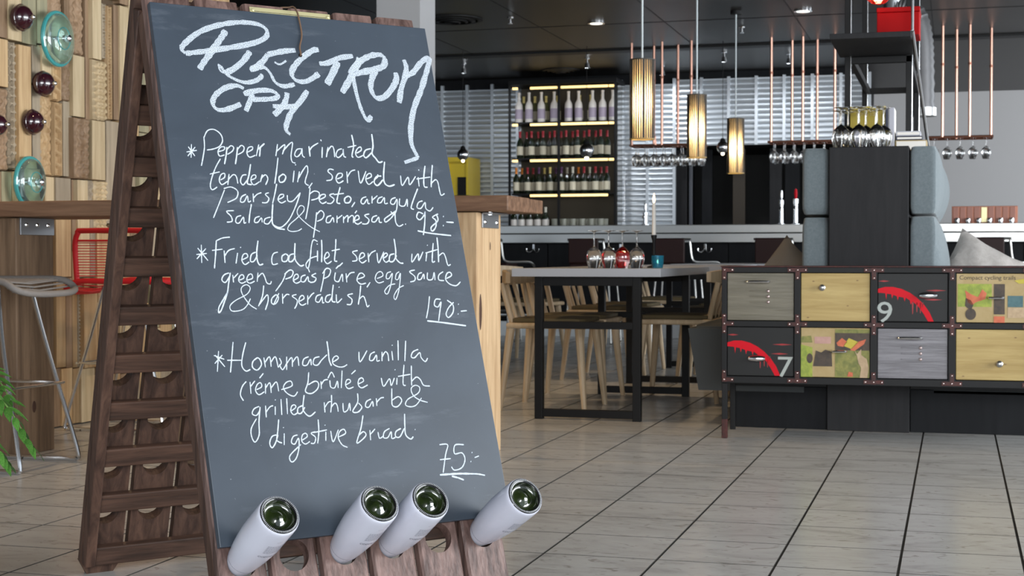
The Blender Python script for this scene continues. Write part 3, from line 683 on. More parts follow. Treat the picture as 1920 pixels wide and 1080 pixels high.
TXT2 = '''
97,180 160,170; 127,132 125,215; 108,148 148,205; 150,150 105,205;
w2.8: 203,85 207,150 197,220 188,265; 203,95 225,50 265,42 305,70 318,110 300,145 260,162 222,168;
290,178 325,168 330,150 308,150 290,175 300,205 330,198; w3.5: 345,150 340,200 330,255; 345,165 368,142 386,152 378,175 348,195; w3.5: 410,150 405,200 397,255; 410,165 432,140 450,152 443,178 412,196;
470,182 500,165 500,148 475,155 468,188 485,212 520,200; 525,205 540,135; w3.5: 535,165 575,128; w3.5: 550,150 545,208;
655,132 645,205; 648,178 700,135 685,195; 688,175 745,120 738,200 745,240 765,248;
800,160 775,165 760,195 775,210 798,188 805,158 808,200 822,214; w3.5: 848,145 855,208; 850,175 868,148 905,125; w3.5: 930,150 928,216; 920,104 924,114;
965,150 955,212; 960,180 985,145 1000,160 1006,212; 1050,160 1025,170 1014,200 1030,214 1055,190 1058,162 1062,205 1076,212;
w3.6: 1110,75 1122,140 1112,200 1120,214; 1085,152 1138,140; 1140,188 1168,170 1165,150 1145,160 1134,190 1150,213 1182,200;
w3.4: 1228,160 1195,170 1184,200 1200,215 1232,185; w3.8: 1233,70 1241,140 1236,190 1258,220 1278,244 1300,238;
305,222 278,270 255,330 243,385 255,412 285,395; 240,316 300,302; 305,352 330,336 330,312 308,320 298,355 315,380 348,360;
358,315 350,382; 354,350 382,320 402,330 412,374; 465,320 440,325 428,360 445,382 470,350; w3.6: 490,255 480,320 470,372 498,380;
495,352 520,340 520,322 500,326 492,356 510,382 545,362; w3.4: 562,318 550,365; 552,345 580,320 596,345 582,382; w3.2: 658,215 650,290 638,375;
w3.4: 690,315 665,335 670,365 695,360 706,332 690,315; 757,295 750,366; 764,256 767,262; 790,300 778,366; 784,342 810,295 835,265 841,300 828,345 826,372 846,386; 868,370 846,402;
1000,290 975,285 965,300 990,325 986,350 955,356; 1020,346 1050,332 1050,312 1026,315 1014,345 1030,371 1060,356; 1080,300 1085,372; 1083,335 1105,300 1132,290;
1150,295 1165,372 1198,298; 1200,346 1230,332 1225,312 1205,320 1197,350 1215,379 1242,360; 1248,352 1272,330 1268,318;
w3.5: 1292,328 1262,332 1248,365 1270,386 1302,350; w3.6: 1312,240 1306,320 1312,370 1340,390 1374,380;
1410,325 1420,386 1456,335 1466,382 1502,330; 1518,335 1524,392; 1520,288 1524,294; w3.4: 1560,265 1553,330 1555,390 1576,396; 1508,346 1592,334;
w3.4: 1605,260 1600,330 1598,396; 1600,372 1625,350 1640,370 1650,420 1660,446 1680,435;
w2.6: 330,412 300,490 262,585; 325,405 370,395 410,420 405,460 372,480 348,490; 462,440 435,455 428,485 450,485 470,450 476,486 492,480;
505,435 508,487; 506,465 530,440 556,430; 602,430 580,440 602,465 590,490 560,491; w3.2: 650,375 640,430 625,496; 660,472 690,456 690,440 668,446 659,475 680,493 706,480;
715,445 720,480 750,480 795,430; w2.8: 795,430 768,510 730,590 690,635 660,642 625,625;
w3: 855,400 845,500 828,592; 850,440 880,420 910,430 905,462 862,476; 915,472 946,456 945,440 920,446 911,475 930,496 956,485; 1002,435 975,445 1002,470 985,495 958,494;
w3.4: 1040,395 1025,450 1020,490 1040,496; 1000,442 1062,434; w3.4: 1090,450 1068,465 1070,490 1095,490 1106,466 1090,450; 1130,488 1110,518;
1200,455 1175,465 1167,490 1185,498 1205,470 1210,496 1222,495; 1235,450 1235,496; 1236,476 1268,448; 1300,455 1275,465 1269,490 1290,490 1310,460 1313,496 1332,494;
1380,460 1355,470 1349,495 1370,500 1388,470 1386,530 1370,565 1350,545; 1405,465 1404,506 1435,510 1450,470 1452,516; w3.2: 1515,405 1490,470 1475,522 1492,532;
1545,480 1520,490 1511,520 1535,526 1560,490 1565,526 1590,542 1610,520;
388,540 343,545 370,575 376,605 344,611; 432,570 405,580 399,610 420,616 446,580 450,616 462,612; w3.2: 495,500 485,560 480,616; 546,575 520,585 514,610 535,611 556,585 561,612;
612,580 580,590 574,615 600,620 626,580; w3.8: 626,500 622,570 625,620 652,646 700,656;
w2.2: 915,670 860,640 800,590 775,550 792,512 816,516 814,545 770,590 730,625 718,655 742,668 780,664 804,650;
w3: 895,550 888,620 875,706; 890,570 920,540 940,560 930,590 898,606; 985,570 960,580 954,610 975,612 995,582 1001,612; 1020,570 1020,616; 1020,592 1052,568;
1060,575 1060,616; 1060,592 1086,570 1086,612; 1086,590 1110,570 1122,580 1120,616; 1130,602 1155,590 1150,570 1134,576 1127,606 1146,623 1172,610; 1130,556 1142,540;
1218,560 1190,570 1216,595 1205,620 1174,621; 1266,570 1240,580 1234,605 1255,608 1276,580 1280,610 1296,612; w3: 1385,540 1340,570 1312,592 1320,610 1352,585 1376,552; 1376,552 1380,610 1400,636 1426,624; 1438,622 1443,624;
w3.2: 1548,560 1520,550 1509,580 1530,596 1556,565 1560,548 1558,620 1550,690; w3.2: 1640,560 1606,580 1626,600 1626,640 1605,666 1598,642 1638,602 1632,568;
w3.6: 1671,575 1675,577; w3.6: 1670,631 1675,633; w3.4: 1690,610 1736,613; w3.6: 1515,664 1600,680 1720,693'''
strokes(320, 230, 3.2724, 2.9, TXT2)
strokes(340, 430, 3.2724, 2.9, '''
92,155 156,148; 122,95 125,206; 100,115 163,192; 150,118 95,182; 212,72 250,54 298,48; w3.2: 214,72 210,150 203,240; 188,130 252,122; 262,130 268,206; 265,165 290,130 328,118;
345,145 335,210; 362,108 364,114; 375,186 406,170 400,150 380,155 371,190 390,216 416,200; w3.2: 456,140 430,155 424,195 445,196 466,160; w3.6: 470,70 462,140 466,190 480,218 502,212;
592,140 565,150 554,185 562,216 592,210; w3.2: 640,150 618,165 620,195 645,195 656,166 640,150; w3.2: 690,150 665,160 659,195 680,196 700,165; w3.4: 697,85 695,150 700,190 730,224 752,218;
835,75 810,65 798,100 792,160 785,215 775,240 764,215 790,180 832,165; w3.2: 835,130 835,196; 832,88 835,94; w3.2: 860,65 862,130 860,202; 880,182 906,165 900,142 885,150 877,186 895,211 922,195;
w3.2: 948,60 945,130 940,190 956,196; 922,132 972,122; 990,205 966,228; 1082,130 1050,140 1072,165 1076,190 1048,196; 1095,182 1122,165 1118,146 1100,150 1091,186 1110,206 1136,190; 1145,145 1150,202; 1148,172 1165,145 1192,130;
1200,145 1210,206 1242,138; 1240,178 1263,160 1258,146 1242,155 1239,182 1255,202 1276,190; w3.4: 1306,150 1280,160 1277,195 1300,196 1320,160; w3.4: 1305,58 1315,130 1315,175 1340,205 1362,208;
1415,150 1415,202 1452,150 1456,192 1482,138; 1506,140 1500,196; 1508,96 1511,100; w3.2: 1545,85 1540,150 1540,200 1556,196; 1498,146 1572,124; w3.2: 1568,50 1575,120 1578,202; 1578,165 1605,145 1620,170 1635,220 1652,215;
w3.4: 292,268 262,280 248,310 270,326 295,290; w3.4: 300,266 290,330 282,390 262,450 245,495 230,512 230,480 252,440 285,385; 315,280 320,326; 318,302 348,270; 355,312 382,300 378,280 360,285 351,314 370,331 396,320;
405,312 436,300 430,275 410,282 401,314 420,331 450,318; 470,265 465,322; 468,296 495,270 510,290 524,328 545,335 552,318;
w2.8: 640,270 620,320 578,380; 632,276 665,250 685,260 675,290 638,306; 690,312 716,296 712,276 695,282 687,314 705,331 730,320; 762,280 738,290 734,318 755,321 776,290 780,318 790,320; 778,242 787,264;
826,270 800,285 826,300 815,322 788,326; w2.8: 880,245 870,310 854,384; 866,272 890,240 915,250 905,285 876,302; 945,265 940,310 965,320 986,275 990,322; 966,222 948,242;
1010,270 1015,326; 1012,302 1035,270 1062,264; 1080,306 1122,290 1110,270 1090,275 1077,312 1100,336 1132,330; 1158,325 1138,356; w2.4: 1200,302 1236,285 1225,260 1200,270 1189,306 1210,329 1242,320;
w2.4: 1286,260 1262,270 1257,300 1275,301 1294,270 1285,340 1265,396 1247,380 1275,345 1312,335; w2.4: 1336,260 1318,275 1314,305 1330,306 1344,270 1335,370 1315,430 1304,410 1330,365 1364,345;
1432,250 1400,260 1432,290 1430,315 1404,323; 1476,265 1455,275 1449,305 1470,306 1486,275 1490,306; 1510,265 1510,306 1540,306 1550,265 1556,312; 1606,260 1580,280 1580,310 1612,315; 1625,302 1656,285 1650,265 1630,270 1621,306 1645,335 1685,346 1712,322;
w2.5: 462,490 420,462 375,400 368,360 398,340 422,360 402,398 330,438 298,472 312,502 370,495 402,468 424,425; 505,345 497,410 473,472; 478,462 502,430 528,402 532,440 515,495;
w3: 580,400 555,425 555,455 580,455 596,420 580,400; 565,465 598,392; 620,395 622,456; 621,426 645,400 662,402; 706,400 680,410 710,435 706,465 694,487; 725,442 752,425 745,406 728,415 721,446 740,466 766,455;
775,405 775,462; 776,432 800,400 815,390; 856,400 830,410 824,440 845,446 863,415 866,450 876,448; w3: 916,400 890,410 884,440 905,446 926,410; w3.2: 932,340 925,400 925,440 946,446; 950,400 955,450 985,425; w3.4: 966,353 969,357;
1052,395 1020,405 1046,430 1040,460 1014,461; w3: 1100,345 1095,400 1085,462; 1088,432 1115,410 1130,440 1140,475 1153,465;
w3: 1522,410 1515,480 1503,546; w3: 1590,430 1560,430 1552,465 1575,476 1593,445 1586,500 1578,562; w3: 1630,435 1666,465 1666,510 1640,541 1624,520 1640,480 1670,448; w3.4: 1698,459 1702,461; w3.4: 1696,519 1700,521; w3: 1714,503 1751,499; w3.8: 1508,562 1600,572 1746,592''')
strokes(380, 620, 3.2724, 2.9, '''
68,152 132,176; 97,125 90,252; 76,150 136,222; 120,150 74,202; w3: 186,70 178,170 170,257; w3: 264,72 245,150 240,215 265,248 292,238; 150,182 242,182;
w3.2: 336,165 308,190 306,225 335,242 360,210 352,178 336,165; 375,165 385,226; 382,196 410,160 420,222; 420,192 446,160 462,222; 462,226 482,198 470,168; 470,206 490,240 516,198;
515,160 515,242; 515,202 546,165 550,222; 550,196 580,160 590,216; 650,160 620,175 614,210 640,211 661,175 666,212; 716,160 685,170 679,205 705,211 730,180 762,148; w3.4: 762,65 770,120 776,180 790,216;
800,192 832,170 820,155 800,170 799,202 830,221 862,222 886,208; 958,130 965,192 1008,122; 1056,130 1030,145 1024,180 1045,181 1066,150 1069,186 1086,182; 1100,130 1100,187; 1100,162 1120,130 1136,145 1141,187;
1160,125 1166,182; w3.2: 1161,88 1164,92; w3: 1198,60 1200,182; w3: 1245,62 1240,187; 1322,115 1290,130 1279,160 1300,166 1331,135 1340,165 1365,190 1380,168;
267,312 243,342 231,392 250,430; 290,315 296,387; 292,345 320,308; 330,362 361,345 355,320 335,330 324,366 345,393 378,375; 372,262 348,292; 385,325 385,387; 386,352 412,320 420,382; 420,352 452,315 466,372;
482,362 546,340 540,310 510,320 495,352 520,386 560,402 582,375; w3: 650,255 645,320 630,372 665,386 702,360 711,326 690,310 648,332; 725,310 728,357; 727,332 745,305 768,300;
780,305 785,345 810,350 826,310 831,352; 768,292 790,255 808,287; w3: 855,245 850,352; 880,332 906,315 900,300 882,305 877,336 895,356 926,345; 938,243 912,267; 955,327 986,310 978,290 958,300 954,332 975,351 1012,333;
1095,290 1110,342 1146,295 1156,337 1176,290; 1192,290 1190,332; 1178,238 1182,242; w3: 1235,210 1230,280 1230,330 1246,336; 1198,281 1273,268; w3: 1280,215 1280,280 1282,337; 1282,312 1310,285 1335,300 1355,335 1394,340;
w3: 346,465 315,480 304,510 330,520 352,488; w3: 352,468 345,560 346,640 321,684 300,650 298,600 330,540; 385,460 390,532; 388,502 410,470 432,460; 445,465 445,517; 444,423 447,427;
w3: 480,420 485,517; w3: 515,415 520,512; 545,492 571,470 562,455 545,465 541,496 560,516 586,500; w3.2: 612,460 585,475 584,505 605,506 626,470; w3.2: 622,395 615,460 620,495 655,525 692,498;
745,440 750,502; 748,472 770,440 787,435; w3: 790,395 790,450 785,502; 787,472 810,445 825,460 831,497; 860,445 865,497 890,485 900,445 906,492; w3: 950,385 950,440 920,495 952,500 976,470 955,444;
1032,420 1005,435 999,465 1020,469 1041,435 1046,467; 1065,415 1068,462; 1066,442 1090,415 1112,410; w3: 1160,355 1160,420 1165,460 1195,466 1221,430 1200,405 1163,426;
w2.6: 1380,440 1330,425 1290,395 1279,355 1305,335 1331,350 1320,385 1260,420 1244,455 1275,467 1310,456 1342,413;
w3.2: 452,640 425,650 411,690 425,719 446,690 462,640; w3.2: 466,545 460,620 455,672 487,690; 500,630 500,702; 494,593 497,597; w3: 582,640 555,650 544,685 565,696 588,660 590,720 575,780 550,806 534,790 540,760 602,698;
610,672 641,650 632,630 612,640 607,676 630,696 657,680; 692,620 665,630 692,655 685,690 663,691; w3.2: 708,545 712,620 705,692; 678,626 762,609; 755,620 755,677; 749,578 752,582; 785,615 800,682 832,608;
835,652 876,630 865,605 840,620 831,656 855,700 888,716; w3.2: 983,520 970,600 945,687 975,672 1002,640 985,620 958,642; 1025,610 1030,672; 1028,637 1057,603; 1075,622 1085,660 1110,645;
1146,600 1115,620 1109,655 1135,656 1156,620 1160,661 1182,655; w3.2: 1216,600 1185,620 1184,650 1210,651 1236,600; w3.4: 1238,510 1240,590 1246,640 1275,665 1292,650; 1301,606 1305,608;
w3: 1452,700 1502,700 1490,760 1475,872; 1455,792 1522,785; w3: 1602,700 1548,702 1545,755 1590,750 1609,790 1590,840 1545,856 1526,835; w3.2: 1650,747 1654,749; w3.2: 1643,802 1647,804; 1668,779 1694,769;
w4.6: 1455,885 1560,878 1640,878; w3.6: 1640,878 1690,880 1732,888; w4.6: 1528,893 1565,902; w4: 1565,902 1602,916''')
def chalk_mesh(sel, name, mt):
    m = MB(); z = .0178
    rr = random.Random(3)
    for w, gy, pts in STK:
        if not sel(w, gy): continue
        P = [onboard(*p) for p in pts]
        kpx = (onboard(pts[0][0]+1, pts[0][1])-onboard(pts[0][0], pts[0][1])).length   # metres per photo px across
        kpy = (onboard(pts[0][0], pts[0][1]+1)-onboard(pts[0][0], pts[0][1])).length
        hw = w*(kpx+kpy)/4
        Q = bez([(p.x, p.y, 0) for p in P], 5); n = len(Q)
        if n == 2: Q = [Q[0].lerp(Q[1], k/4) for k in range(5)]; n = 5
        vs = []; z += 1.5e-6
        for i, q in enumerate(Q):
            t = (Q[min(i+1, n-1)]-Q[max(i-1, 0)]); t.normalize(); nn = Vector((-t.y, t.x, 0))
            h = hw*(1+.16*rr.uniform(-1, 1))*(.8 if i in (0, n-1) else 1)
            if w < 6: h *= .72
            else: h *= 1.08-.62*max(0, (t.x-t.y)**2/2-.25)
            a = q+nn*h; b = q-nn*h; vs += [(a.x, z, a.y), (q.x, z, q.y), (b.x, z, b.y)]
        fs = []
        for i in range(n-1): k = 3*i; fs += [(k, k+1, k+4, k+3), (k+1, k+2, k+5, k+4)]
        m.add(vs, fs)
    return m.build(name, mt, board)
chalk_mesh(lambda w, g: g == 0, 'chalk_title', M_chalk)['label'] = 'large chalk lettering PLECTRUM CPH'
for g, lb in ((230, 'chalk line about pepper marinated tenderloin, 98:-'), (430, 'chalk line about fried cod filet, 190:-'), (620, 'chalk line about homemade vanilla creme brulee, 75:-')):
    tag(chalk_mesh(lambda w, q: q == g, 'chalk_writing', M_chalkf), lb)

# ================================================================== BOTTLES in the rack
M_sleeve = mat('white_glossy_sleeve', (0.54, 0.55, 0.64), 0.22, coat=.4, noise=(3, .4, (1, 1, 1), (0.60, 0.61, 0.69)))
M_print = mat('grey_print', (0.10, 0.10, 0.13), 0.5)
M_ring = mat('base_ring_glass', (0.006, 0.006, 0.007), 0.12, coat=.5)
M_knurl = mat('knurl_glint', (0.70, 0.72, 0.75), 0.15, .6)  # pale knurls on the black ring: their sparkle is put into the colour
M_punt = mat('green_punt_glass', (0.005, 0.008, 0.004), 0.03, coat=1.0, noise=(30, .9, (1, 1, 1), (0.020, 0.034, 0.006)))
def cava_bottle(label):
    t = thing('sparkling_wine_bottle', label, 'bottle', (0,0,0), 0, 'white sparkling wine bottles in the rack')
    Rb = .0442
    prof = [(.0412, .206), (.0428, .2045), (.0438, .200), (Rb, .19), (Rb, .115), (.0425, .09), (.0400, .062), (.0365, .036), (.0325, .012), (.0280, -.010), (.0215, -.035), (.0165, -.060), (.0150, -.095), (.0155, -.118), (.001, -.119)]
    m = MB(); m.lathe(prof, 40, cap=False); m.build('sleeve', M_sleeve, t, True)
    m = MB(); m.lathe([(.0412, .206), (.0400, .2072), (.0355, .2072), (.0335, .2060), (.0335, .203)], 40, cap=False); m.build('base_ring', M_ring, t, True)
    m = MB()
    for k in range(72):
        a = 2*pi*k/72; T = Matrix.Rotation(a, 4, 'Z')
        m.box(.0362, -.0008, .2068, .0394, .0008, .2086, T)
    tag(m.build('knurls', M_knurl, t), kind='stuff')
    m = MB(); m.lathe([(.0336, .2045), (.0315, .1985), (.0280, .1950), (.0230, .1935), (.0180, .1945), (.0120, .1985), (.0060, .2015), (.0001, .2025)], 36, cap=False); m.build('punt', M_punt, t, True)
    # printed label wrapped on the sleeve: text up points to the neck
    m = MB(); 
    def bend(r, z0):
        def f(v): a = v.x/r; return Vector((r*sin(a), -r*cos(a), z0-v.y))
        return f
    mm = text_mb('CODORNIU', .0085, None, bend(Rb+.0003, .112)); m.add(mm.v, mm.f)
    mm = text_mb('Vol. 0,75 l', .0032, None, bend(Rb+.0003, .172)); m.add(mm.v, mm.f)
    rr = random.Random(2)
    for k in range(7):
        z = .127+k*.0045; a0 = -.42; 
        while a0 < .42:
            a1 = a0+rr.uniform(.04, .12)
            m.add([((Rb+.0003)*sin(a), -(Rb+.0003)*cos(a), zz) for a, zz in ((a0, z), (a1, z), (a1, z+.0012), (a0, z+.0012))], [(0, 1, 2, 3)]); a0 = a1+.025
    m.build('label_print', M_print, t)
    m = MB(); m.tube([(.0333*cos(2*pi*k/30), .0333*sin(2*pi*k/30), .0162) for k in range(30)], .0004, 4, closed=True); m.build('sleeve_seam', M_print, t)
    return t
blabels = ['white sparkling wine bottle at the lower left corner of the chalkboard', 'white sparkling wine bottle in the third hole, left of the middle pair',
           'white sparkling wine bottle in the fourth hole, right of the middle pair', 'white sparkling wine bottle at the right end of the rack row']
axl = (Vector((-.05, .955, .29))).normalized()   # (u, outward, slope)
proto = cava_bottle(blabels[0])
for k, col in enumerate((0, 2, 3, 5)):
    o = proto if k == 0 else dup(proto, blabels[k])
    cu = U0+col*(PW+PG)+PW/2; h = BM @ Vector((cu-.002, -.004, ROWS[0]))
    ax = (BM.to_3x3() @ (axl+Vector(((.09, .04, .05, .05)[k], 0, (.01, .02, 0, -.07)[k])))).normalized()
    # local z = axis, local -y side (label) turned toward the viewer and downward
    tocam = (CAM-h).normalized(); side = Vector((.55, -.35, -.75)); s2 = (side-ax*side.dot(ax)).normalized()
    yv = -s2; xv = yv.cross(ax).normalized(); yv = ax.cross(xv)
    o.matrix_world = Matrix(((xv.x, yv.x, ax.x, h.x), (xv.y, yv.y, ax.y, h.y), (xv.z, yv.z, ax.z, h.z), (0, 0, 0, 1)))

# ================================================================== STEEL CABINET with painted drawers
def atcab(px, py): return onplane(px, py, CP, CN)
CL = Vector((-.985, 6.68, 0)); CA = radians(2.2); CP = CL; CN = Vector((sin(CA), -cos(CA), 0))
cab = thing('drawer_cabinet', 'low industrial cabinet of painted drawers in a riveted dark frame', 'cabinet', CL, CA)
cabI = (Matrix.Translation(CL) @ Matrix.Rotation(CA, 4, 'Z')).inverted()
def cx(px, py=600): return (cabI @ atcab(px, py)).x
def cz(py, px=1500): return atcab(px, py).z
CZ = [.244, .275, .492, .518, .728, .752]      # bottom rail, row 2, middle rail, row 1, top rail
vx = [cx(1353), cx(1363), cx(1489), cx(1501), cx(1631.5), cx(1645), cx(1778), cx(1792), cx(1930), cx(1944), cx(2075), cx(2088)]
CW = vx[-1]; CD = .38
for a, b in ((CZ[4], CZ[5]), (CZ[2], CZ[3]), (CZ[0], CZ[1])):
    m = MB(); m.rbox(0, -.004, a, CW, .02, b, .002); m.build('frame_rail', M_black, cab)
for i in range(0, 12, 2):
    m = MB(); m.rbox(vx[i], -.0045, CZ[0], vx[i+1], .018, CZ[5]-.002, .002); m.build('frame_post', M_black, cab)
m = MB(); m.box(.004, .021, CZ[0], CW-.004, CD, CZ[1]-.012); m.box(.004, .021, CZ[4], CW-.004, CD, CZ[5]); m.box(.004, .021, CZ[0], .02, CD, CZ[5]); m.box(.004, CD-.02, CZ[0], CW-.004, CD, CZ[5]); m.box(CW-.02, .021, CZ[0], CW-.004, CD, CZ[5])
m.build('body', M_blackp, cab)
m = MB(); m.rbox(-.004, -.008, CZ[5], CW, CD, CZ[5]+.005, .001); m.build('top_edge', M_rust, cab)
for x, y in ((.002, .0), (.002, CD-.03), (CW-.03, 0), (CW-.03, CD-.03)):
    m = MB(); m.rbox(x, y, 0, x+.024, y+.024, CZ[0]-.001, .002); m.build('leg', M_black, cab)
    if y == 0: m = MB(); m.rbox(x-.0006, y-.0006, 0, x+.0246, y+.0246, .085, .002); m.build('rusty_foot', M_rust, cab)
rv = MB(); rv.lathe([(.0042, 0), (.0034, .0018), (.0014, .0030)], 10, Matrix.Rotation(pi/2, 4, 'X')); rvm = rv.mesh('rivet', M_rivet, True)
def rivet(x, z, par=cab, y=-.0075):
    o = bpy.data.objects.new('rivet', rvm); COL.objects.link(o); o.location = (x, y, z); o.parent = par
for i in range(0, 12, 2):
    for zi, zc in enumerate(((CZ[0]+CZ[1])/2, (CZ[2]+CZ[3])/2, (CZ[4]+CZ[5])/2)):
        xc = (vx[i]+vx[i+1])/2; hw = (vx[i+1]-vx[i])/2
        m = MB(); l = 0 if i == 0 else .042; z0 = -.042 if zi > 0 else -.010; z1 = .042 if zi < 2 else .010
        m.rbox(xc-.009, -.0078, zc+z0, xc+.009, -.0046, zc+z1, .0008); m.rbox(xc-max(l, .009), -.0076, zc-.009, xc+.042, -.0046, zc+.009, .0008)
        c = m.build('corner_plate', M_rust, cab)
        rivet(xc, zc); rivet(xc+.034, zc)
        if i: rivet(xc-.034, zc)
        if zi < 2: rivet(xc, zc+.034)
        if zi > 0: rivet(xc, zc-.034)
M_dgrey = wood('grey_drawer_wood', (0.10, 0.088, 0.060), (0.155, 0.138, 0.10), 'x', 8, rough=.35, var=0)
M_dslate = wood('slate_drawer_wood', (0.10, 0.093, 0.103), (0.18, 0.172, 0.188), 'x', 8, rough=.32, var=0)
M_dpale = wood('pale_drawer_wood', (0.33, 0.225, 0.075), (0.46, 0.34, 0.135), 'x', 6, rough=.5, var=0)
M_dblk = mat('black_drawer_paint', (0.012, 0.012, 0.012), .45, spec=.25)
M_dpap = mat('collage_paper', (0.36, 0.26, 0.11), .6, noise=(12, .8, (1, 1, 1), (0.44, 0.33, 0.17)))
M_paint = mat('red_drip_paint', (0.55, 0.002, 0.012), .5, spec=.2)
M_dred = mat('dull_red_paint', (0.30, 0.012, 0.014), .5)
M_sten = mat('stencil_grey', (0.36, 0.39, 0.37), .6)
PAL = {k: mat('print_'+k, c, .6, noise=(40, .8, (1, 1, 1), c2)) for k, c, c2 in (
  ('green', (0.20, 0.26, 0.04), (0.36, 0.40, 0.06)), ('dark', (0.045, 0.035, 0.028), (0.09, 0.06, 0.04)), ('teal', (0.05, 0.11, 0.12), (0.08, 0.16, 0.17)),
  ('coral', (0.48, 0.10, 0.05), (0.60, 0.18, 0.08)), ('sand', (0.38, 0.27, 0.16), (0.52, 0.38, 0.24)), ('brown', (0.16, 0.09, 0.04), (0.26, 0.16, 0.07)), ('olive', (0.14, 0.15, 0.04), (0.28, 0.26, 0.07)), ('yellow', (0.45, 0.36, 0.04), (0.5, 0.42, 0.06)), ('pink', (0.42, 0.24, 0.20), (0.5, 0.3, 0.25)))}
def flat(name, pts, mt, par, y):
    m = MB(); n = len(pts); m.prism([(p[0], p[1]) for p in pts], y-.0006, y, 'y'); return m.build(name, mt, par)
def handle_cup(x, z, par, w=.042):
    m = MB(); m.lathe([(w*.22, -w), (w*.34, -w*.7), (w*.42, 0), (w*.34, w*.7), (w*.22, w)], 14, Matrix.Translation((x, -.012, z)) @ Matrix.Rotation(pi/2, 4, 'Y') @ Matrix.Diagonal((1, 1, 1, 1))); m.build('handle', M_steel, par, True)
def handle_bar(x, z, par, w=.045):
    m = MB(); m.tube(bez([(x-w, .0, z), (x-w*.9, -.022, z), (x, -.028, z), (x+w*.9, -.022, z), (x+w, .0, z)], 4), .006, 8); m.build('handle', M_steel, par, True)
def drawer(ci, row, kind):
    x0, x1 = vx[2*ci+1]+.002, vx[2*ci+2]-.002
    z0, z1 = (CZ[3]+.002, CZ[4]-.002) if row == 1 else (CZ[1]+.002, CZ[2]-.002)
    mt = {'grey': M_dgrey, 'pale': M_dpale, 'black': M_dblk, 'paper': M_dpap, 'slate': M_dslate, 'rabbit': M_dpap}[kind]
    m = MB(); m.rbox(x0, .002, z0, x1, .022, z1, .002); d = m.build('drawer', mt, cab)
    w, h = x1-x0, z1-z0; Y = .0018
    P = lambda u, v: (x0+u*w, z0+v*h)
    def pt(name, uv, mt): return flat(name, [P(*q) for q in uv], mt, d, Y)
    if kind in ('grey', 'slate'):
        d['label'] = 'grey wood drawer with slim handle and three riveted slots'
        handle_bar(x0+.46*w, z0+.82*h, d, .05)
        for k in range(3):
            z = z0+(.62-.115*k)*h
            m = MB(); m.rbox(x0+.34*w, -.0005, z-.0028, x0+.60*w, .0035, z+.0028, .001); m.build('slot_strip', mt, d)
            rivet(x0+.615*w, z, d, -.001); m = MB(); m.lathe([(.0075, 0), (.006, .003), (.001, .005)], 12, Matrix.Translation((x0+.615*w, .001, z)) @ Matrix.Rotation(pi/2, 4, 'X')); m.build('stud', M_rivet, d, True)
    if kind == 'pale':
        d['label'] = 'pale wood drawer with round knob'
        u, v = (.31, .70) if row == 1 else (.60, .33)
        m = MB(); m.lathe([(.006, 0), (.006, .012), (.013, .016), (.014, .024), (.009, .029), (.001, .030)], 16, Matrix.Translation((x0+u*w, .002, z0+v*h)) @ Matrix.Rotation(pi/2, 4, 'X')); m.build('knob', M_stain, d, True)
        for q in ((.18, .83), (.82, .85), (.68, .32), (.10, .07)): pt('knot', [(q[0]-.02, q[1]), (q[0], q[1]+.013), (q[0]+.025, q[1]), (q[0], q[1]-.013)], PAL['brown'])
    if kind == 'black':
        d['label'] = 'black drawer with red dripping stripe and white numeral'
        n9 = (row == 1)
        top = [(0, .68), (.10, .72), (.22, .72), (.34, .68), (.46, .60), (.56, .50), (.66, .36), (.74, .20), (.80, .01)]
        low = [(.72, .01), (.66, .16), (.58, .32), (.50, .42)]
        drip = [(.47, .36), (.46, .44), (.40, .50), (.385, .42), (.37, .50), (.30, .52), (.285, .44), (.27, .53), (.22, .555), (.205, .48), (.19, .57), (.13, .58), (.12, .46), (.105, .59), (0, .60)]
        pt('red_stripe', top+low+drip, M_paint)
        for u, l in ((.50, .24), (.56, .20), (.61, .22), (.64, .10)): pt('paint_drip', [(u-.012, .40), (u+.012, .40), (u+.004, .40-l), (u-.004, .40-l)], M_dred)
        for q in ((0, .17, .84), (.68, .98, .65), (.66, .92, .46)): pt('red_dash', [(q[0], q[2]), ((q[0]+q[1])/2, q[2]+.018), (q[1], q[2]), ((q[0]+q[1])/2, q[2]-.018)], M_dred)
        T = Matrix.Translation((x0+(.10 if n9 else .87)*w, Y-.0004, z0+.17*h)) @ Matrix.Rotation(pi/2, 4, 'X') @ Matrix.Diagonal((1.15, 1, 1, 1))
        text_mb('9' if n9 else '7', .128, T).build('numeral', M_sten, d)
        handle_cup(x0+(.72 if n9 else .45)*w, z0+(.55 if n9 else .36)*h, d, .036)
    if kind == 'paper':
        d['label'] = 'drawer covered in vintage cycling pictures'
        T = Matrix.Translation((x0+.43*w, Y-.0006, z0+.915*h)) @ Matrix.Rotation(pi/2, 4, 'X')
        text_mb('Compact cycling trails', .0255, T).build('heading', PAL['dark'], d)
        pt('picture', [(.02, .32), (.49, .32), (.49, .79), (.02, .79)], PAL['green']); Yb = Y; Y = .0010
        pt('rider', [(.12, .66), (.20, .58), (.30, .52), (.36, .68), (.42, .60), (.40, .48), (.28, .42), (.22, .36), (.16, .40), (.14, .5)], PAL['coral'])
        pt('rider', [(.13, .50), (.20, .46), (.24, .36), (.20, .24), (.12, .34)], PAL['dark'])
        pt('wheel', [(.20+.075*cos(a), .17+.12*sin(a)) for a in [k*pi/8 for k in range(16)]], PAL['dark'])
        pt('dark_band', [(.52, .17), (.67, .17), (.67, .79), (.52, .79)], PAL['dark'])
        pt('picture', [(.71, .32), (.92, .32), (.92, .55), (.71, .55)], PAL['teal']); pt('picture', [(.71, .10), (1, .10), (1, .31), (.71, .31)], PAL['sand'])
        pt('picture', [(.52, .0), (.67, .0), (.67, .13), (.52, .13)], PAL['coral']); pt('picture', [(.86, .80), (1, .80), (1, .92), (.80, .86)], PAL['yellow'])
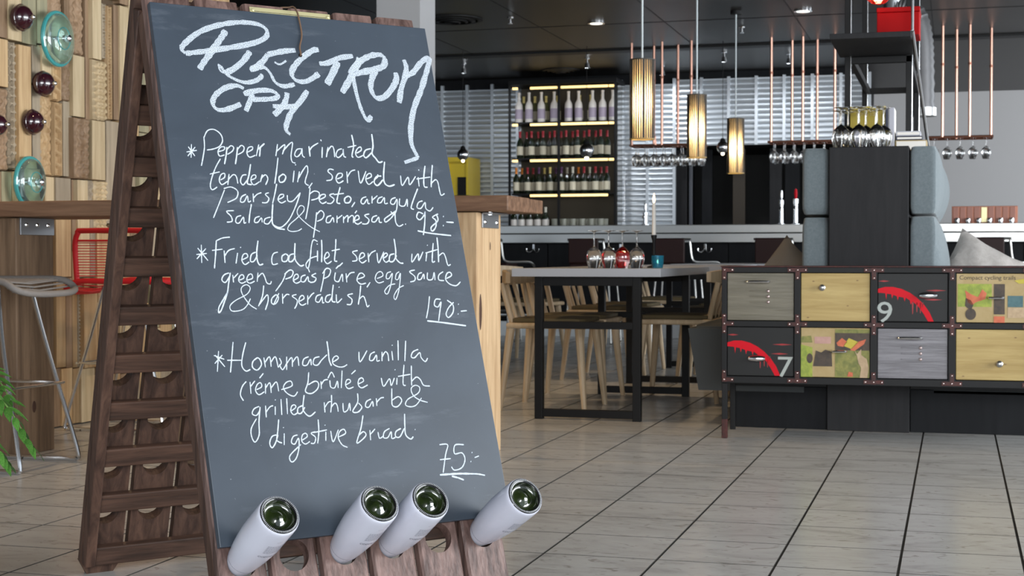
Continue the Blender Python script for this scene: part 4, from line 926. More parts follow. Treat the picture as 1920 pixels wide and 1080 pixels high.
        handle_bar(x0+.55*w, z0+.51*h, d, .03)
    if kind == 'rabbit':
        d['label'] = 'drawer covered in garden and rabbit pictures'
        pt('picture', [(.50, .0), (1, .0), (1, .98), (.50, .98)], PAL['olive'])
        pt('picture', [(0, .0), (.17, .0), (.17, .60), (0, .66)], PAL['green']); pt('picture', [(.0, .70), (.17, .70), (.15, .84), (.0, .82)], PAL['olive'])
        pt('picture', [(.20, .68), (.44, .68), (.44, .82), (.20, .82)], PAL['pink']); Y = .0010
        pt('bush', [(.18, .22), (.46, .22), (.45, .52), (.36, .56), (.30, .50), (.22, .54)], PAL['dark'])
        pt('wheel', [(.13+.045*cos(a), .38+.10*sin(a)) for a in [k*pi/8 for k in range(16)]], PAL['dark'])
        pt('picture', [(.50, .55), (1, .55), (1, .90), (.50, .90)], PAL['dark']); Y = .0005
        pt('wing', [(.52, .70), (.60, .80), (.68, .72), (.62, .62), (.54, .64)], PAL['coral']); pt('wing', [(.72, .56), (.82, .72), (.95, .78), (.92, .68), (.78, .54)], PAL['coral'])
        pt('wing', [(.62, .64), (.70, .80), (.84, .72), (.74, .58)], PAL['yellow'])
        pt('rabbit', [(.78, .56), (.82, .48), (.88, .58), (.88, .46), (.96, .38), (.99, .20), (.97, .0), (.86, .0), (.88, .2), (.84, .30), (.82, .44)], PAL['sand'])
        pt('red_figure', [(.68, .02), (.76, .02), (.76, .10), (.70, .12)], PAL['coral'])
        handle_bar(x0+.56*w, z0+.53*h, d, .03)
for c, k1, k2 in ((0, 'grey', 'black'), (1, 'pale', 'rabbit'), (2, 'black', 'slate'), (3, 'paper', 'pale'), (4, 'grey', 'black')):
    drawer(c, 1, k1); drawer(c, 2, k2)

# ================================================================== BACK-TO-BACK BOOTH
YS = 7.12
xs = {k: atY(k, 400, YS).x for k in (1290, 1310, 1335, 1385, 1500, 1554, 1704, 1757)}
booth = thing('booth_sofa', 'high back-to-back booth sofa in grey cloth around a black wooden partition', 'sofa', (-.38, YS, 0))
ox = lambda k: xs[k]+.38
BLEN = 2.3
m = MB(); m.rbox(ox(1554), .0, .22, ox(1704), BLEN, 1.298, .004); m.build('partition', M_charc, booth)
m = MB(); m.rbox(ox(1554)-.004, -.006, .0, ox(1704)+.008, .1, .225, .003); m.build('plinth_panel', M_charc, booth)
m = MB(); m.rbox(ox(1385)-.02, .03, .0, ox(1554)-.006, BLEN, .195, .003); m.build('plinth', M_blackp, booth)
m = MB(); m.rbox(ox(1385)-.03, .0, .197, ox(1554)-.006, BLEN, .218, .003); m.build('ledge', M_black, booth)
m = MB(); m.rbox(ox(1704)+.010, .03, .0, ox(1704)+.72, BLEN, .195, .003); m.build('plinth', M_blackp, booth)
m = MB(); m.rbox(ox(1704)+.010, .0, .197, ox(1704)+.72, BLEN, .218, .003); m.build('ledge', M_black, booth)
def cushion(name, x0, y0, z0, x1, y1, z1, mt, bul=.02, ax=0, par=booth, b=.03, out=None):
    bm = bmesh.new(); bmesh.ops.create_cube(bm, size=1)
    bmesh.ops.subdivide_edges(bm, edges=bm.edges[:], cuts=12, use_grid_fill=True)
    for v in bm.verts:
        p = v.co.copy(); q = [max(-1, min(1, 2*c)) for c in p]
        k = (1-q[1]**2)*(1-q[2]**2) if ax == 0 else (1-q[0]**2)*(1-q[1]**2)
        k2 = (1-.014*(abs(q[0])**10+abs(q[1])**10+abs(q[2])**10))
        e = [c*.5*k2 for c in q]
        v.co = ((x0+x1)/2+e[0]*(x1-x0)*(1-.10*(abs(q[1])**14+abs(q[2])**14)), (y0+y1)/2+e[1]*(y1-y0), (z0+z1)/2+e[2]*(z1-z0))
        if ax == 0: v.co.x += (bul*k*(1 if q[0] > 0 else -1)) if (out is None or (q[0] > 0) == out) else 0
        else: v.co.z += bul*k*(1 if q[2] > 0 else -.3)
    bm.verts.index_update(); m = MB(); m.add([v.co[:] for v in bm.verts], [tuple(v.index for v in f.verts) for f in bm.faces]); bm.free()
    return m.build(name, mt, par, True)
# end-on back cushions: two high, left faces left, right faces right
for k, (z0, z1) in enumerate(((.455, .985), (.988, 1.300))):
    cushion('back_cushion', ox(1500), .0, z0, ox(1554)-.002, BLEN-.1, z1, M_grey, .03, out=False)
    cushion('back_cushion', ox(1704)+.002, .0, z0, ox(1757), .62, z1, M_grey, .06 if k == 0 else .03, out=True)
    cushion('back_cushion', ox(1704)+.002, .63, z0, ox(1757), BLEN-.1, z1, M_grey, .05, out=True)
m = MB(); x = ox(1500)
m.prism([(ox(1290), .46), (ox(1310), .17), (x+.02, .17), (x+.02, .46)], .01, BLEN-.05, 'y'); m.build('seat_base', M_greyd, booth)
cushion('seat_cushion', ox(1290), .02, .40, x-.002, BLEN-.06, .475, M_greyd, .01, 1)
m = MB(); m.rbox(ox(1757)-.02, .03, .17, ox(1757)+.52, BLEN-.05, .46, .01); m.build('seat_base', M_greyd, booth)
cushion('seat_cushion', ox(1757)+.03, .03, .46, ox(1757)+.53, BLEN-.06, .50, M_greyd, .01, 1)
def pillow(label, loc, rz, lean, w, h, mt, th=.13, roll=0, up=.2):
    t = thing('throw_pillow', label, 'cushion', loc, rz)
    bm = bmesh.new(); bmesh.ops.create_grid(bm, x_segments=14, y_segments=14, size=1)
    vs = []; n = 15; fs = []
    for sgn in (1, -1):
        for j in range(n):
            for i in range(n):
                u = -1+2*i/(n-1); v = -1+2*j/(n-1)
                f = max(0, (1-abs(u)**2.2))*max(0, (1-abs(v)**2.2)); pin = 1-.10*(1-abs(u))*(abs(v)**4)-.0
                vs.append((u*w/2*(1-.09*(1-v*v)*abs(u)**5), sgn*th/2*f**.55+.004*sin(9*u+4*v), v*h/2*(1-.09*(1-u*u)*abs(v)**5)+h/2))
    for s in (0, 1):
        for j in range(n-1):
            for i in range(n-1): k = s*n*n+j*n+i; fs.append((k, k+1, k+n+1, k+n))
    m = MB(); m.add(vs, fs, Matrix.Translation((0, 0, up)) @ Matrix.Rotation(lean, 4, 'X') @ Matrix.Rotation(roll, 4, 'Y') @ Matrix.Translation((0, 0, -h/2))); bm.free(); m.build('cover', mt, t, True); return t
pillow('taupe throw pillow on the left booth seat against the grey back', (xs[1500]-.10, YS+.42, .475), radians(-18), radians(-8), .33, .33, M_pilA, .12, radians(40), .20)
pillow('light stone throw pillow on the right booth seat in the daylight', (xs[1757]+.19, YS+.40, .500), radians(12), radians(-10), .36, .34, M_pilB, .15, radians(30), .20)

# metal shelf standing on the partition
sh = thing('metal_shelf', 'black steel shelf frame standing on top of the booth partition', 'shelf', (-.38, YS, 1.299))
m = MB(); m.rbox(ox(1554), -.005, .49, ox(1704)+.006, .66, .515, .002); m.build('shelf_board', M_charc, sh)
for x in (ox(1554)+.04, ox(1704)-.02):
    for y in (.64, 2.1):
        m = MB(); m.rbox(x-.016, y, .0, x+.012, y+.035, 1.40, .002); m.build('post', M_black, sh)
        m = MB(); m.rbox(x+.0125, y-.002, .0, x+.0165, y+.008, 1.40, .0008); m.build('post_highlight', M_steel, sh)  # bright strip standing in for the highlight along the post
for y in (.64, 2.1):
    m = MB(); m.rbox(ox(1554)+.056, y, .455, ox(1704)-.008, y+.035, .488, .002); m.build('cross_bar', M_black, sh)
for x in (ox(1554)+.06, ox(1704)-.02):
    m = MB(); m.rbox(x-.016, .676, .455, x+.012, 2.099, .488, .002); m.build('side_bar', M_black, sh)
m = MB(); m.tube([(ox(1704)+.01, .02, .52), (ox(1704)+.06, 1.9, .06)], .009, 8); m.tube([(ox(1704)+.01, .02, .52), (ox(1704)+.01, .05, 1.4)], .007, 8); m.build('brace_rod', M_steel, sh)
t = thing('red_box', 'glossy red box on the high metal shelf', 'box', (-.27, YS+.12, 1.815))
m = MB(); m.rbox(-.085, 0, 0, .105, .24, .105, .004); m.build('box_body', M_redbox, t); m = MB(); m.rbox(-.087, -.002, .106, .107, .242, .128, .003); m.build('lid', M_redbox, t)
t = thing('red_glass_lamp', 'small red cut-glass lamp glowing above the red box', 'lamp', (-.345, YS+.05, 1.945))
m = MB(); m.lathe([(.001, .0), (.03, .006), (.05, .025), (.056, .05), (.045, .08), (.02, .10)], 10, cap=False); m.build('shade', mat('red_cut_glass', (0.9, 0.06, 0.04), .1, trans=.8), t)
m = MB(); m.ball((0, 0, .035), .014); m.build('bulb', M_bulb, t); m = MB(); m.tube([(0, 0, .09), (0, 0, CEIL-1.945)], .003, 6); m.build('cord', M_black, t)

# books on the partition
def book(name, label, x0, y0, z0, x1, y1, z1, mt, page=True, txt=None):
    t = thing(name, label, 'book', ((x0+x1)/2, y0, z0), 0, 'books on the booth partition')
    w = (x1-x0)/2; d = y1-y0; h = z1-z0
    m = MB(); m.rbox(-w, 0, 0, w, d, h, .0015); m.build('cover', mt, t)
    m = MB(); 
    if h > d: m.box(w-.001, .004, .004, w+.0015, d-.004, h-.004)
    else: m.box(-w+.006, -.0015, .005, w-.004, .001, h-.005)
    m.build('pages', M_white, t)
    if txt: text_mb(txt, .035, Matrix.Translation((0, -.001, h-.035)) @ Matrix.Rotation(pi/2, 4, 'X')).build('title', M_dpap, t)
    return t
M_yel = mat('mustard_cover', (0.36, 0.27, 0.025), .5); M_lil = mat('lilac_cover', (0.40, 0.40, 0.45), .5); M_nav = mat('navy_cover', (0.02, 0.025, 0.05), .5)
Yk = YS+.36
bx = lambda px: atY(px, 240, Yk).x
book('art_book', 'large mustard yellow book standing upright behind the upturned glasses', bx(1594), Yk, 1.30, bx(1660), Yk+.03, 1.30+.215, M_yel, txt='ARTIST')
book('book', 'upright navy book right of the mustard one', bx(1661), Yk-.02, 1.30, bx(1666), Yk+.16, 1.30+.20, M_nav)
book('book', 'upright lilac grey book right of the mustard one', bx(1667), Yk-.02, 1.30, bx(1677), Yk+.16, 1.30+.205, M_lil)
book('book', 'cream book lying at the bottom of the flat stack', bx(1679), Yk-.02, 1.30, bx(1738), Yk+.2, 1.348, M_dpap)
book('book', 'dark thin book lying in the middle of the flat stack', bx(1680), Yk-.01, 1.349, bx(1730), Yk+.18, 1.368, M_nav)
book('book', 'pale book lying on top of the flat stack', bx(1680), Yk-.01, 1.369, bx(1726), Yk+.17, 1.392, M_lil)

# ================================================================== GLASSES
def wine_glass(label, group, s=1.0, seg=18):
    """stands upside down on its rim, foot on top; origin on the rim plane"""
    t = thing('wine_glass', label, 'glass', (0, 0, 0), 0, group)
    m = MB(); pr = [(.029, 0), (.036, .030), (.039, .055), (.034, .082), (.018, .098), (.005, .106)]
    inn = [(.0045, .102), (.0168, .096), (.0326, .081), (.0376, .055), (.0346, .030), (.0276, .0)]
    m.lathe([(a*s, b*s) for a, b in pr]+[(.0042*s, .112*s)], seg, cap=False); m.lathe([(a*s, b*s) for a, b in inn], seg, cap=False)
    m.build('bowl', M_glass, t, True)
    m = MB(); m.lathe([(.0042*s, .1125*s), (.0034*s, .135*s), (.0034*s, .160*s), (.0050*s, .176*s)], 10); m.build('stem', M_glass, t, True)
    m = MB(); m.lathe([(.0052*s, .1765*s), (.016*s, .181*s), (.033*s, .184*s), (.033*s, .1855*s), (.001, .187*s)], seg, cap=False); m.build('foot', M_glass, t, True)
    return t
g0 = wine_glass('first upturned wine glass from the left on the grey table', 'upturned wine glasses on the grey table')
first = True
def place(proto, first, label, loc, group=None, rz=0):
    o = proto if first else dup(proto, label)
    o['label'] = label; o.location = loc; o.rotation_euler = (0, 0, rz)
    if group: o['group'] = group
    return o
for k, px in enumerate((1114, 1141, 1167, 1194)):
    q = atY(px, 500, 7.33+.02*k); place(g0, k == 0, ORD[k]+' upturned wine glass from the left on the grey table', (q.x, 7.33+.02*k, .7405))
for j in range(4):
    for i in range(3):
        if j == 3 and i == 2: continue
        y = YS+.06+.083*j; q = atY((1577, 1590, 1575, 1590)[j]+i*33.5, 268, y); row = ('front', 'second', 'third', 'back')[j]
        place(g0, False, f'{ORD[i]} upturned glass from the left in the {row} row on the partition', (q.x, y, 1.2985), 'upturned glasses on the booth partition')

# ================================================================== GREY TABLES
def table(label, y0, ln, top=M_tabt):
    x0, x1 = -2.09, -1.35
    t = thing('steel_frame_table', label, 'table', ((x0+x1)/2, y0+ln/2, 0), 0, 'grey tables with black steel frames')
    w = (x1-x0)/2; h = ln/2
    m = MB(); m.rbox(-w, -h, .700, w, h, .740, .002); m.build('tabletop', top, t)
    for sy in (-1, 1):
        y = sy*(h-.06); a = w-.13
        xa, xb = -w+.125, w-.125
        for x in (xa, xb):
            m = MB(); m.rbox(x-.02, y-.02, .0, x+.02, y+.02, .699, .002); m.build('leg', M_black, t)
        for z0, z1 in ((.012, .05), (.445, .480), (.655, .699)):
            m = MB(); m.rbox(xa+.0205, y-.018, z0, xb-.0205, y+.018, z1, .002); m.build('frame_bar', M_black, t)
    return t
table('nearest grey topped dining table with black steel frame and upturned glasses', 7.18, 1.5)
table('middle grey topped dining table with black steel frame behind the first', 9.35, 1.5)
table('farthest grey topped dining table with black steel frame near the bar', 11.5, 1.5)
# candle, votives
q = atY(1226, 480, 7.62)
t = thing('candlestick', 'black candlestick holding a lit white taper on the grey table', 'candlestick', (q.x, 7.62, .741))
m = MB(); m.lathe([(.035, 0), (.034, .006), (.012, .014), (.007, .03), (.0065, .06), (.010, .075), (.007, .09), (.008, .135), (.015, .158), (.014, .166), (.001, .166)], 20); m.build('stem', M_black, t, True)
t = thing('taper_candle', 'lit white taper candle in the black candlestick', 'candle', (q.x, 7.62, .908))
m = MB(); m.lathe([(.0105, 0), (.0088, .150), (.006, .156), (.001, .155)], 16); m.build('wax', M_white, t, True)
m = MB(); m.tube([(0, 0, .154), (.001, 0, .166)], .0012, 5); m.build('wick', M_black, t)
m = MB(); m.lathe([(.001, .160), (.0055, .168), (.0065, .178), (.0040, .194), (.001, .210)], 12, cap=False); m.build('flame', M_flame, t, True)
for px, y, nm, c, lab in ((1163, 7.42, 'red', (0.75, 0.01, 0.02), 'small red glass votive among the upturned wine glasses'), (1233, 7.45, 'blue', (0.05, 0.35, 0.5), 'small blue glass votive with a lit flame beside the candlestick')):
    q = atY(px, 490, y); t = thing('votive_holder', lab, 'votive', (q.x, y, .741))
    m = MB(); m.lathe([(.026, 0), (.030, .03), (.031, .062), (.028, .062), (.026, .03), (.022, .006), (.001, .005)], 18); m.build('cup', mat(nm+'_glass', c, .05, trans=.7), t, True)
    m = MB(); m.lathe([(.019, .007), (.019, .022), (.001, .022)], 14); m.build('tealight', M_white, t); m = MB(); m.lathe([(.001, .023), (.004, .029), (.001, .042)], 8, cap=False); m.build('flame', M_flame, t)

# ================================================================== OAK CHAIRS
def oak_chair(label):
    t = thing('oak_chair', label, 'chair', (0, 0, 0), 0, 'pale oak chairs around the grey tables')
    m = MB(); m.rbox(-.21, -.22, .425, .22, .22, .455, .012); m.build('seat', M_oak, t)
    cushion('seat_pad', -.20, -.205, .456, .205, .205, .478, M_olive, .006, 1, t)
    for sx, sy in ((1, -1), (1, 1)):
        m = MB(); m.tube([(sx*.215, sy*.235, 0), (sx*.175, sy*.185, .424)], .017, 8, radii=[.013, .024]); m.build('leg', M_oak, t, True)
    for sy in (-1, 1):
        m = MB(); m.tube([(-.235, sy*.235, 0), (-.19, sy*.19, .424)], .017, 8, radii=[.013, .024]); m.build('leg', M_oak, t, True)
        m = MB(); m.tube([(-.185, sy*.18, .456), (-.235, sy*.20, .66)], .016, 8); m.build('back_post', M_oak, t, True)
    for sy in (-.33, .33):
        m = MB(); m.tube([(-.19, sy*.2, .456), (-.25, sy*.2, .66)], .011, 8); m.build('spindle', M_oak, t, True)
    m = MB(); n = 14; vs = []; fs = []
    for i in range(n+1):
        u = -1+2*i/n; y = .24*u; x = -.265+.075*u*u; e = .038*(1-.35*u*u)
        vs += [(x-.012, y, .685-e), (x+.012, y, .685-e), (x+.012, y, .69+e), (x-.012, y, .69+e)]
    for i in range(n):
        for k in range(4): a = 4*i+k; b = 4*i+(k+1) % 4; fs.append((a, b, b+4, a+4))
    fs += [(0, 1, 2, 3), (4*n+3, 4*n+2, 4*n+1, 4*n)]; m.add(vs, fs); m.build('top_rail', M_oak, t, True)
    return t
oc = None
for k, (x, y, rz, lab) in enumerate([
    (-2.03, 7.80, 0, 'pale oak chair pushed under the left side of the nearest grey table'),
    (-2.05, 8.36, 0, 'pale oak chair at the far left side of the nearest grey table'),
    (-1.47, 8.45, pi, 'pale oak chair at the far right side of the nearest grey table'),
    (-2.20, 9.75, 0, 'pale oak chair at the near left of the middle grey table'),
    (-2.20, 10.45, 0, 'pale oak chair at the far left of the middle grey table'),
    (-1.47, 9.75, pi, 'pale oak chair at the near right of the middle grey table'),
    (-1.47, 10.45, pi, 'pale oak chair at the far right of the middle grey table'),
    (-2.20, 12.0, 0, 'pale oak chair at the left of the farthest grey table'),
    (-1.47, 12.0, pi, 'pale oak chair at the right of the farthest grey table'),
    (-3.15, 11.2, -.3, 'pale oak chair standing alone left of the farthest grey tables')]):
    if oc is None: oc = oak_chair(lab); o = oc
    else: o = dup(oc, lab)
    o.location = (x, y, 0); o.rotation_euler = (0, 0, rz)

# ================================================================== BAR
YBAR = 14.5
bar = thing('bar_counter', 'long stainless steel topped bar counter with dark front across the back of the room', 'bar', (-3, YBAR, 0))
m = MB(); m.rbox(-6.4, -.05, 1.02, 5.5, .75, 1.10, .006); m.build('counter_top', M_stain, bar)
m = MB(); m.rbox(-6.3, .05, .93, 5.4, .70, 1.018, .004); m.build('apron', M_stain, bar)
for k in range(13):
    x = -6.3+k*.9
    m = MB(); m.rbox(x, .20, .16, x+.89, .23, .929, .003); m.build('front_panel', M_blackp, bar)
m = MB(); m.box(-6.3, .24, .0, 5.4, .70, .928); m.build('body', M_black, bar)
m = MB(); m.tube([(-6.3, .05, .22), (5.4, .05, .22)], .02, 10); m.build('foot_rail', M_stain, bar)
m = MB(); m.rbox(-6.3, .16, .0, 5.4, .239, .15, .002); m.build('kick_board', M_stain, bar)
for k, px in enumerate((1000, 1163, 1322)):
    q = atY(px, 460, YBAR+.18); t = thing('bag_hook', ORD[k]+' double chrome bag hook from the left under the counter', 'hook', (q.x, YBAR+.19, .84), 0, 'bag hooks under the bar counter')
    m = MB(); m.rbox(-.012, -.006, .02, .012, .008, .08, .002); m.build('plate', M_steel, t)
    for s in (-1, 1):
        m = MB(); m.tube(bez([(0, -.004, .03), (s*.03, -.03, .0), (s*.06, -.04, .01), (s*.065, -.04, .035)], 4), .007, 8); m.build('hook_arm', M_steel, t, True)
# bar stools
def bar_stool(label):
    t = thing('bar_stool', label, 'stool', (0, 0, 0), 0, 'oxblood leather bar stools along the bar')
    m = MB(); m.rbox(-.19, -.175, .69, .19, .19, .735, .015); m.build('seat', M_leath, t)
    m = MB(); m.rbox(-.19, -.205, .735, .09, -.178, .96, .010); m.build('backrest', M_leath, t)
    m = MB(); m.tube(bez([(-.20, -.19, .95), (.12, -.19, .95), (.135, -.19, .93), (.15, -.185, .80), (.17, -.17, .755), (.21, -.12, .745), (.34, .02, .745), (.37, .08, .72), (.37, .12, .70)], 4), .011, 8); m.build('arm_tube', M_stain, t, True)
    for sx in (-1, 1):
        m = MB(); m.tube(bez([(sx*.17, -.16, .689), (sx*.20, -.20, .3), (sx*.21, -.21, .02), (sx*.21, -.18, .011), (sx*.21, .18, .011), (sx*.21, .21, .02), (sx*.20, .20, .3), (sx*.17, .16, .689)], 4), .011, 8); m.build('leg_frame', M_stain, t, True)
    m = MB(); m.tube([(-.19, .20, .28), (.19, .20, .28)], .009, 8); m.build('foot_bar', M_stain, t)
    return t
bs = None
for k, px in enumerate((915, 1103, 1262, 1450, 1610, 1850)):
    q = atY(px, 480, 13.75); lab = ORD[k]+' oxblood leather bar stool from the left along the bar'
    o = bar_stool(lab) if bs is None else dup(bs, lab); bs = bs or o
    o.location = (q.x+.05, 13.75, 0)

# wine cabinet on the back wall
Yc = 16.0
wc = thing('wine_cabinet', 'tall black framed wine cabinet with gold lit shelves behind the bar', 'cabinet', (0, Yc, 0))
X0, X1 = atY(953, 300, Yc).x, atY(1156, 300, Yc).x
zt = atY(1050, 157, Yc).z; zsh = [atY(1050, y, Yc).z for y in (228, 296, 363, 428)]
wc.location = ((X0+X1)/2, Yc, 0); hw = (X1-X0)/2; xm = atY(1047, 300, Yc).x-(X0+X1)/2
zb = .0
for x in (-hw, xm-.012, hw-.028):
    m = MB(); m.rbox(x, -.0, zb, x+.026, .02, zt, .002); m.build('door_post', M_black, wc)
m = MB(); m.rbox(-hw, .0, zt+.001, hw, .42, zt+.05, .003); m.build('top_panel', M_black, wc)
m = MB(); m.box(-hw+.03, .41, zb, hw-.03, .43, zt); m.build('back_panel', mat('cabinet_back', (0.05, 0.04, 0.025), .6), wc)
m = MB(); m.rbox(-hw, .0, zb, hw, .40, zsh[3]-.01, .002); m.build('base_unit', M_black, wc)
for i, z in enumerate(zsh[:3]):
    m = MB(); m.rbox(-hw+.03, .03, z-.012, hw-.03, .40, z+.006, .002); m.build('shelf', M_black, wc)
for i, py in enumerate((163, 232, 300, 366)):
    z = atY(1050, py, Yc).z
    for a, b in ((-hw+.04, -hw+.10), (-hw+.24, xm-.02), (xm+.02, hw-.10), (hw-.09, hw-.035)):
        if i == 3 and (a < -hw+.1 or b > hw-.05): continue
        m = MB(); m.rbox(a, .021, z-.014, b, .034, z+.012, .002); m.build('light_strip', M_led, wc)
m = MB(); m.box(hw-.001, .03, zb+.9, hw+.004, .40, zt-.02); m.build('side_glass', M_glass, wc)
M_bw = mat('pale_champagne_foil', (0.70, 0.66, 0.62), .35); M_bwl = mat('lilac_label', (0.36, 0.30, 0.38), .5)
M_lab = vary(mat('cream_label', (0.55, 0.50, 0.38), .6), .3)
M_caps = {k: mat('capsule_'+k, c, .35) for k, c in (('red', (0.30, 0.02, 0.03)), ('orange', (0.70, 0.22, 0.02)), ('yellow', (0.65, 0.52, 0.18)), ('plum', (0.08, 0.03, 0.09)), ('white', (0.6, 0.58, 0.5)))}
def wine_bottle(label, name, body, cap, lab, h, r, group):
    t = thing(name, label, 'bottle', (0, 0, 0), 0, group)
    m = MB(); m.lathe([(r*.9, 0), (r, .006), (r, h*.52), (r*.9, h*.60), (r*.42, h*.72), (r*.36, h*.76)], 12); m.build('body', body, t, True)
    m = MB(); m.lathe([(r*.38, h*.761), (r*.36, h*.94), (r*.42, h*.95), (r*.40, h), (.001, h)], 12, cap=False); m.build('capsule', cap, t, True)
    m = MB(); m.lathe([(r+.0008, h*.12), (r+.0008, h*.44)], 12, cap=False); m.build('label', lab, t, True)
    return t
pa = None
for k, px in enumerate((973, 992, 1015, 1039, 1066, 1085, 1111, 1130, 1149)):
    q = atY(px, 200, Yc+.12); lab = ORD[k]+' pale champagne bottle from the left on the top lit shelf'
    if pa is None: pa = wine_bottle(lab, 'champagne_bottle', M_bw, M_bw, M_bwl, .33, .043, 'pale champagne bottles on the top shelf'); o = pa
    else: o = dup(pa, lab)
    o.location = (q.x, Yc+.12, zsh[0]+.007)
M_greenb = mat('green_bottle_rear_row', (0.10, 0.11, 0.05), .2)  # one even green for the rear row of bottles
pb2 = None
for k in range(8):
    q = atY(982+k*21, 200, Yc+.26); lab = ORD[k]+' green bottle from the left in the rear row of the top shelf'
    if pb2 is None: pb2 = wine_bottle(lab, 'wine_bottle', M_greenb, M_caps['yellow'], M_lab, .30, .04, 'green bottles behind the champagne'); o = pb2
    else: o = dup(pb2, lab)
    o.location = (q.x, Yc+.26, zsh[0]+.007)
pr = wine_bottle('first red-capped wine bottle from the left on the second lit shelf', 'wine_bottle', M_glassd, M_caps['red'], M_lab, .295, .037, 'red-capped wine bottles on the second shelf')
for k in range(16):
    lab = ORD[k]+' red-capped wine bottle from the left on the second lit shelf'
    q = atY(975+k*10.8, 270, Yc+.10+.05*(k % 2)); o = pr if k == 0 else dup(pr, lab); o.location = (q.x, Yc+.10+.09*(k % 2), zsh[1]+.007)
third = ['orange', 'orange', 'red', 'red', 'plum', 'yellow', 'yellow', 'plum', 'plum', 'white', 'white', 'orange', 'red', 'white', 'red', 'red', 'red']
protos = {}
for k, c in enumerate(third):
    lab = f'{ORD[k]} bottle from the left on the third lit shelf, with {c} cap'
    if c not in protos: o = protos[c] = wine_bottle(lab, 'wine_bottle', M_glassd, M_caps[c], M_lab, .285, .036, 'mixed wine bottles on the third shelf')
    else: o = dup(protos[c], lab)
    q = atY(968+k*10.6, 340, Yc+.10+.09*(k % 2)); o.location = (q.x, Yc+.10+.09*(k % 2), zsh[2]+.007)
tb = thing('tumbler', 'first', 'glass', (0, 0, 0), 0, 'tumblers on the lowest lit shelf')
m = MB(); m.lathe([(.030, 0), (.036, .11), (.0335, .11), (.028, .008), (.001, .008)], 14); m.build('cup', mat('frosted_tumbler', (0.55, 0.56, 0.48), .25, trans=.5), tb, True)
for k in range(12):
    q = atY(1040+k*8.6, 400, Yc+.1+.1*(k % 2)); o = tb if k == 0 else dup(tb); o['label'] = ORD[k]+' tumbler from the left on the lowest lit shelf'; o.location = (q.x, Yc+.1+.1*(k % 2), zsh[3]-.006)
pd = None
for k, px in enumerate((963, 978, 993, 1008, 1023)):
    lab = ORD[k]+' dark squat bottle from the left on the lowest lit shelf'
    if pd is None: pd = wine_bottle(lab, 'spirit_bottle', M_glassd, M_caps['white'], M_bw, .24, .040, 'dark bottles on the lowest shelf'); o = pd
    else: o = dup(pd, lab)
    q = atY(px, 400, Yc+.12); o.location = (q.x, Yc+.12, zsh[3]-.006)
# yellow cabinet left of it
Yy = 16.05
t = thing('yellow_cabinet', 'yellow open wall cabinet seen just right of the chalkboard', 'cabinet', (atY(858, 330, Yy).x, Yy, atY(858, 366, Yy).z))
M_yc = mat('yellow_enamel', (0.60, 0.44, 0.03), .45)
m = MB(); m.box(-.12, .02, 0, .12, .452, .42); m.build('body', M_yc, t)
m = MB(); m.box(.0, .0, .0, .10, .018, .20); m.build('dark_opening', M_black, t)
m = MB(); m.box(-.12, -.006, .37, .12, .018, .42); m.box(-.12, -.004, 0, -.10, .018, .369); m.box(.101, -.004, 0, .12, .018, .369); m.build('front_frame', M_yc, t)

# kitchen opening furniture
YK = YB+.02
def kpanel(p0, p1, mt, name, label, y=YK+.35, top=272, bot=640):
    a = atY(p0, 300, y).x; b = atY(p1, 300, y).x; t = thing(name, label, 'panel', ((a+b)/2, y, 0)); w = (b-a)/2
    m = MB(); m.rbox(-w, 0, 0, w, .05, 1.98, .004); m.build('door_leaf', mt, t)
    m = MB(); m.rbox(w-.05, -.02, 1.0, w-.03, .0, 1.12, .004); m.build('handle', M_steel, t)
kpanel(1264, 1288, M_charc, 'tall_door', 'dark tall door at the left of the black kitchen opening')
kpanel(1292, 1298, mat('slate_strip', (0.08, 0.085, 0.10), .4), 'tall_door', 'narrow slate grey door edge inside the kitchen opening')
kpanel(1316, 1335, M_blackp, 'tall_door', 'black tall door left of the pendant inside the kitchen opening')
kpanel(1374, 1397, mat('umber_panel', (0.030, 0.022, 0.014), .6), 'tall_door', 'umber brown door below the rightmost pendant lamp')
kpanel(1443, 1466, M_charc, 'tall_door', 'dark tall door behind the beer taps')
kpanel(1472, 1500, M_blackp, 'tall_door', 'black door beside the grey booth back')
def tapt(px, y, z, label, h=.34, red=False):
    q = atY(px, 400, y); t = thing('beer_tap', label, 'tap', (q.x, y, z))
    m = MB(); m.lathe([(.045, 0), (.045, .01), (.022, .02), (.020, h*.8), (.026, h*.82), (.026, h), (.001, h+.01)], 14); m.build('column', M_steel, t, True)
    m = MB(); m.tube([(0, 0, h*.7), (0, -.10, h*.7), (0, -.12, h*.58)], .010, 8); m.build('spout', M_steel, t, True)
    m = MB(); m.lathe([(.010, h), (.016, h+.05), (.012, h+.09), (.001, h+.1)], 10); m.build('handle', M_paint if red else M_steel, t, True)
tapt(1465, 14.9, 1.101, 'chrome beer tap on the bar left of the grey booth back', .24); tapt(1492, 14.9, 1.101, 'chrome beer tap with red handle beside the booth back', .25, True)
tapt(1210, 14.9, 1.101, 'small chrome tap on the bar behind the candle', .13)

# copper rack box on the right of the bar
q = atY(1846, 410, 14.7); t = thing('copper_rack', 'copper slatted rack with round holes standing on the bar at right', 'rack', (q.x, 14.7, 1.101))
m = MB(); m.rbox(-.29, 0, .0, .29, .02, .16, .003); m.build('back_board', M_dcopper, t)
for k in range(9):
    x = -.28+k*.0625; m = MB(); m.rbox(x, -.02, .01, x+.05, -.001, .15, .003); m.build('slat', mat('copper_slat', (0.36, 0.17, 0.13), .5, .3) if k != 4 else M_brass, t)
for k in range(6):
    m = MB(); m.lathe([(.018, 0), (.024, .03), (.018, .05), (.001, .05)], 10, Matrix.Translation((-.24+k*.095, -.07, .0))); m.build('cup', M_steel, t, True)

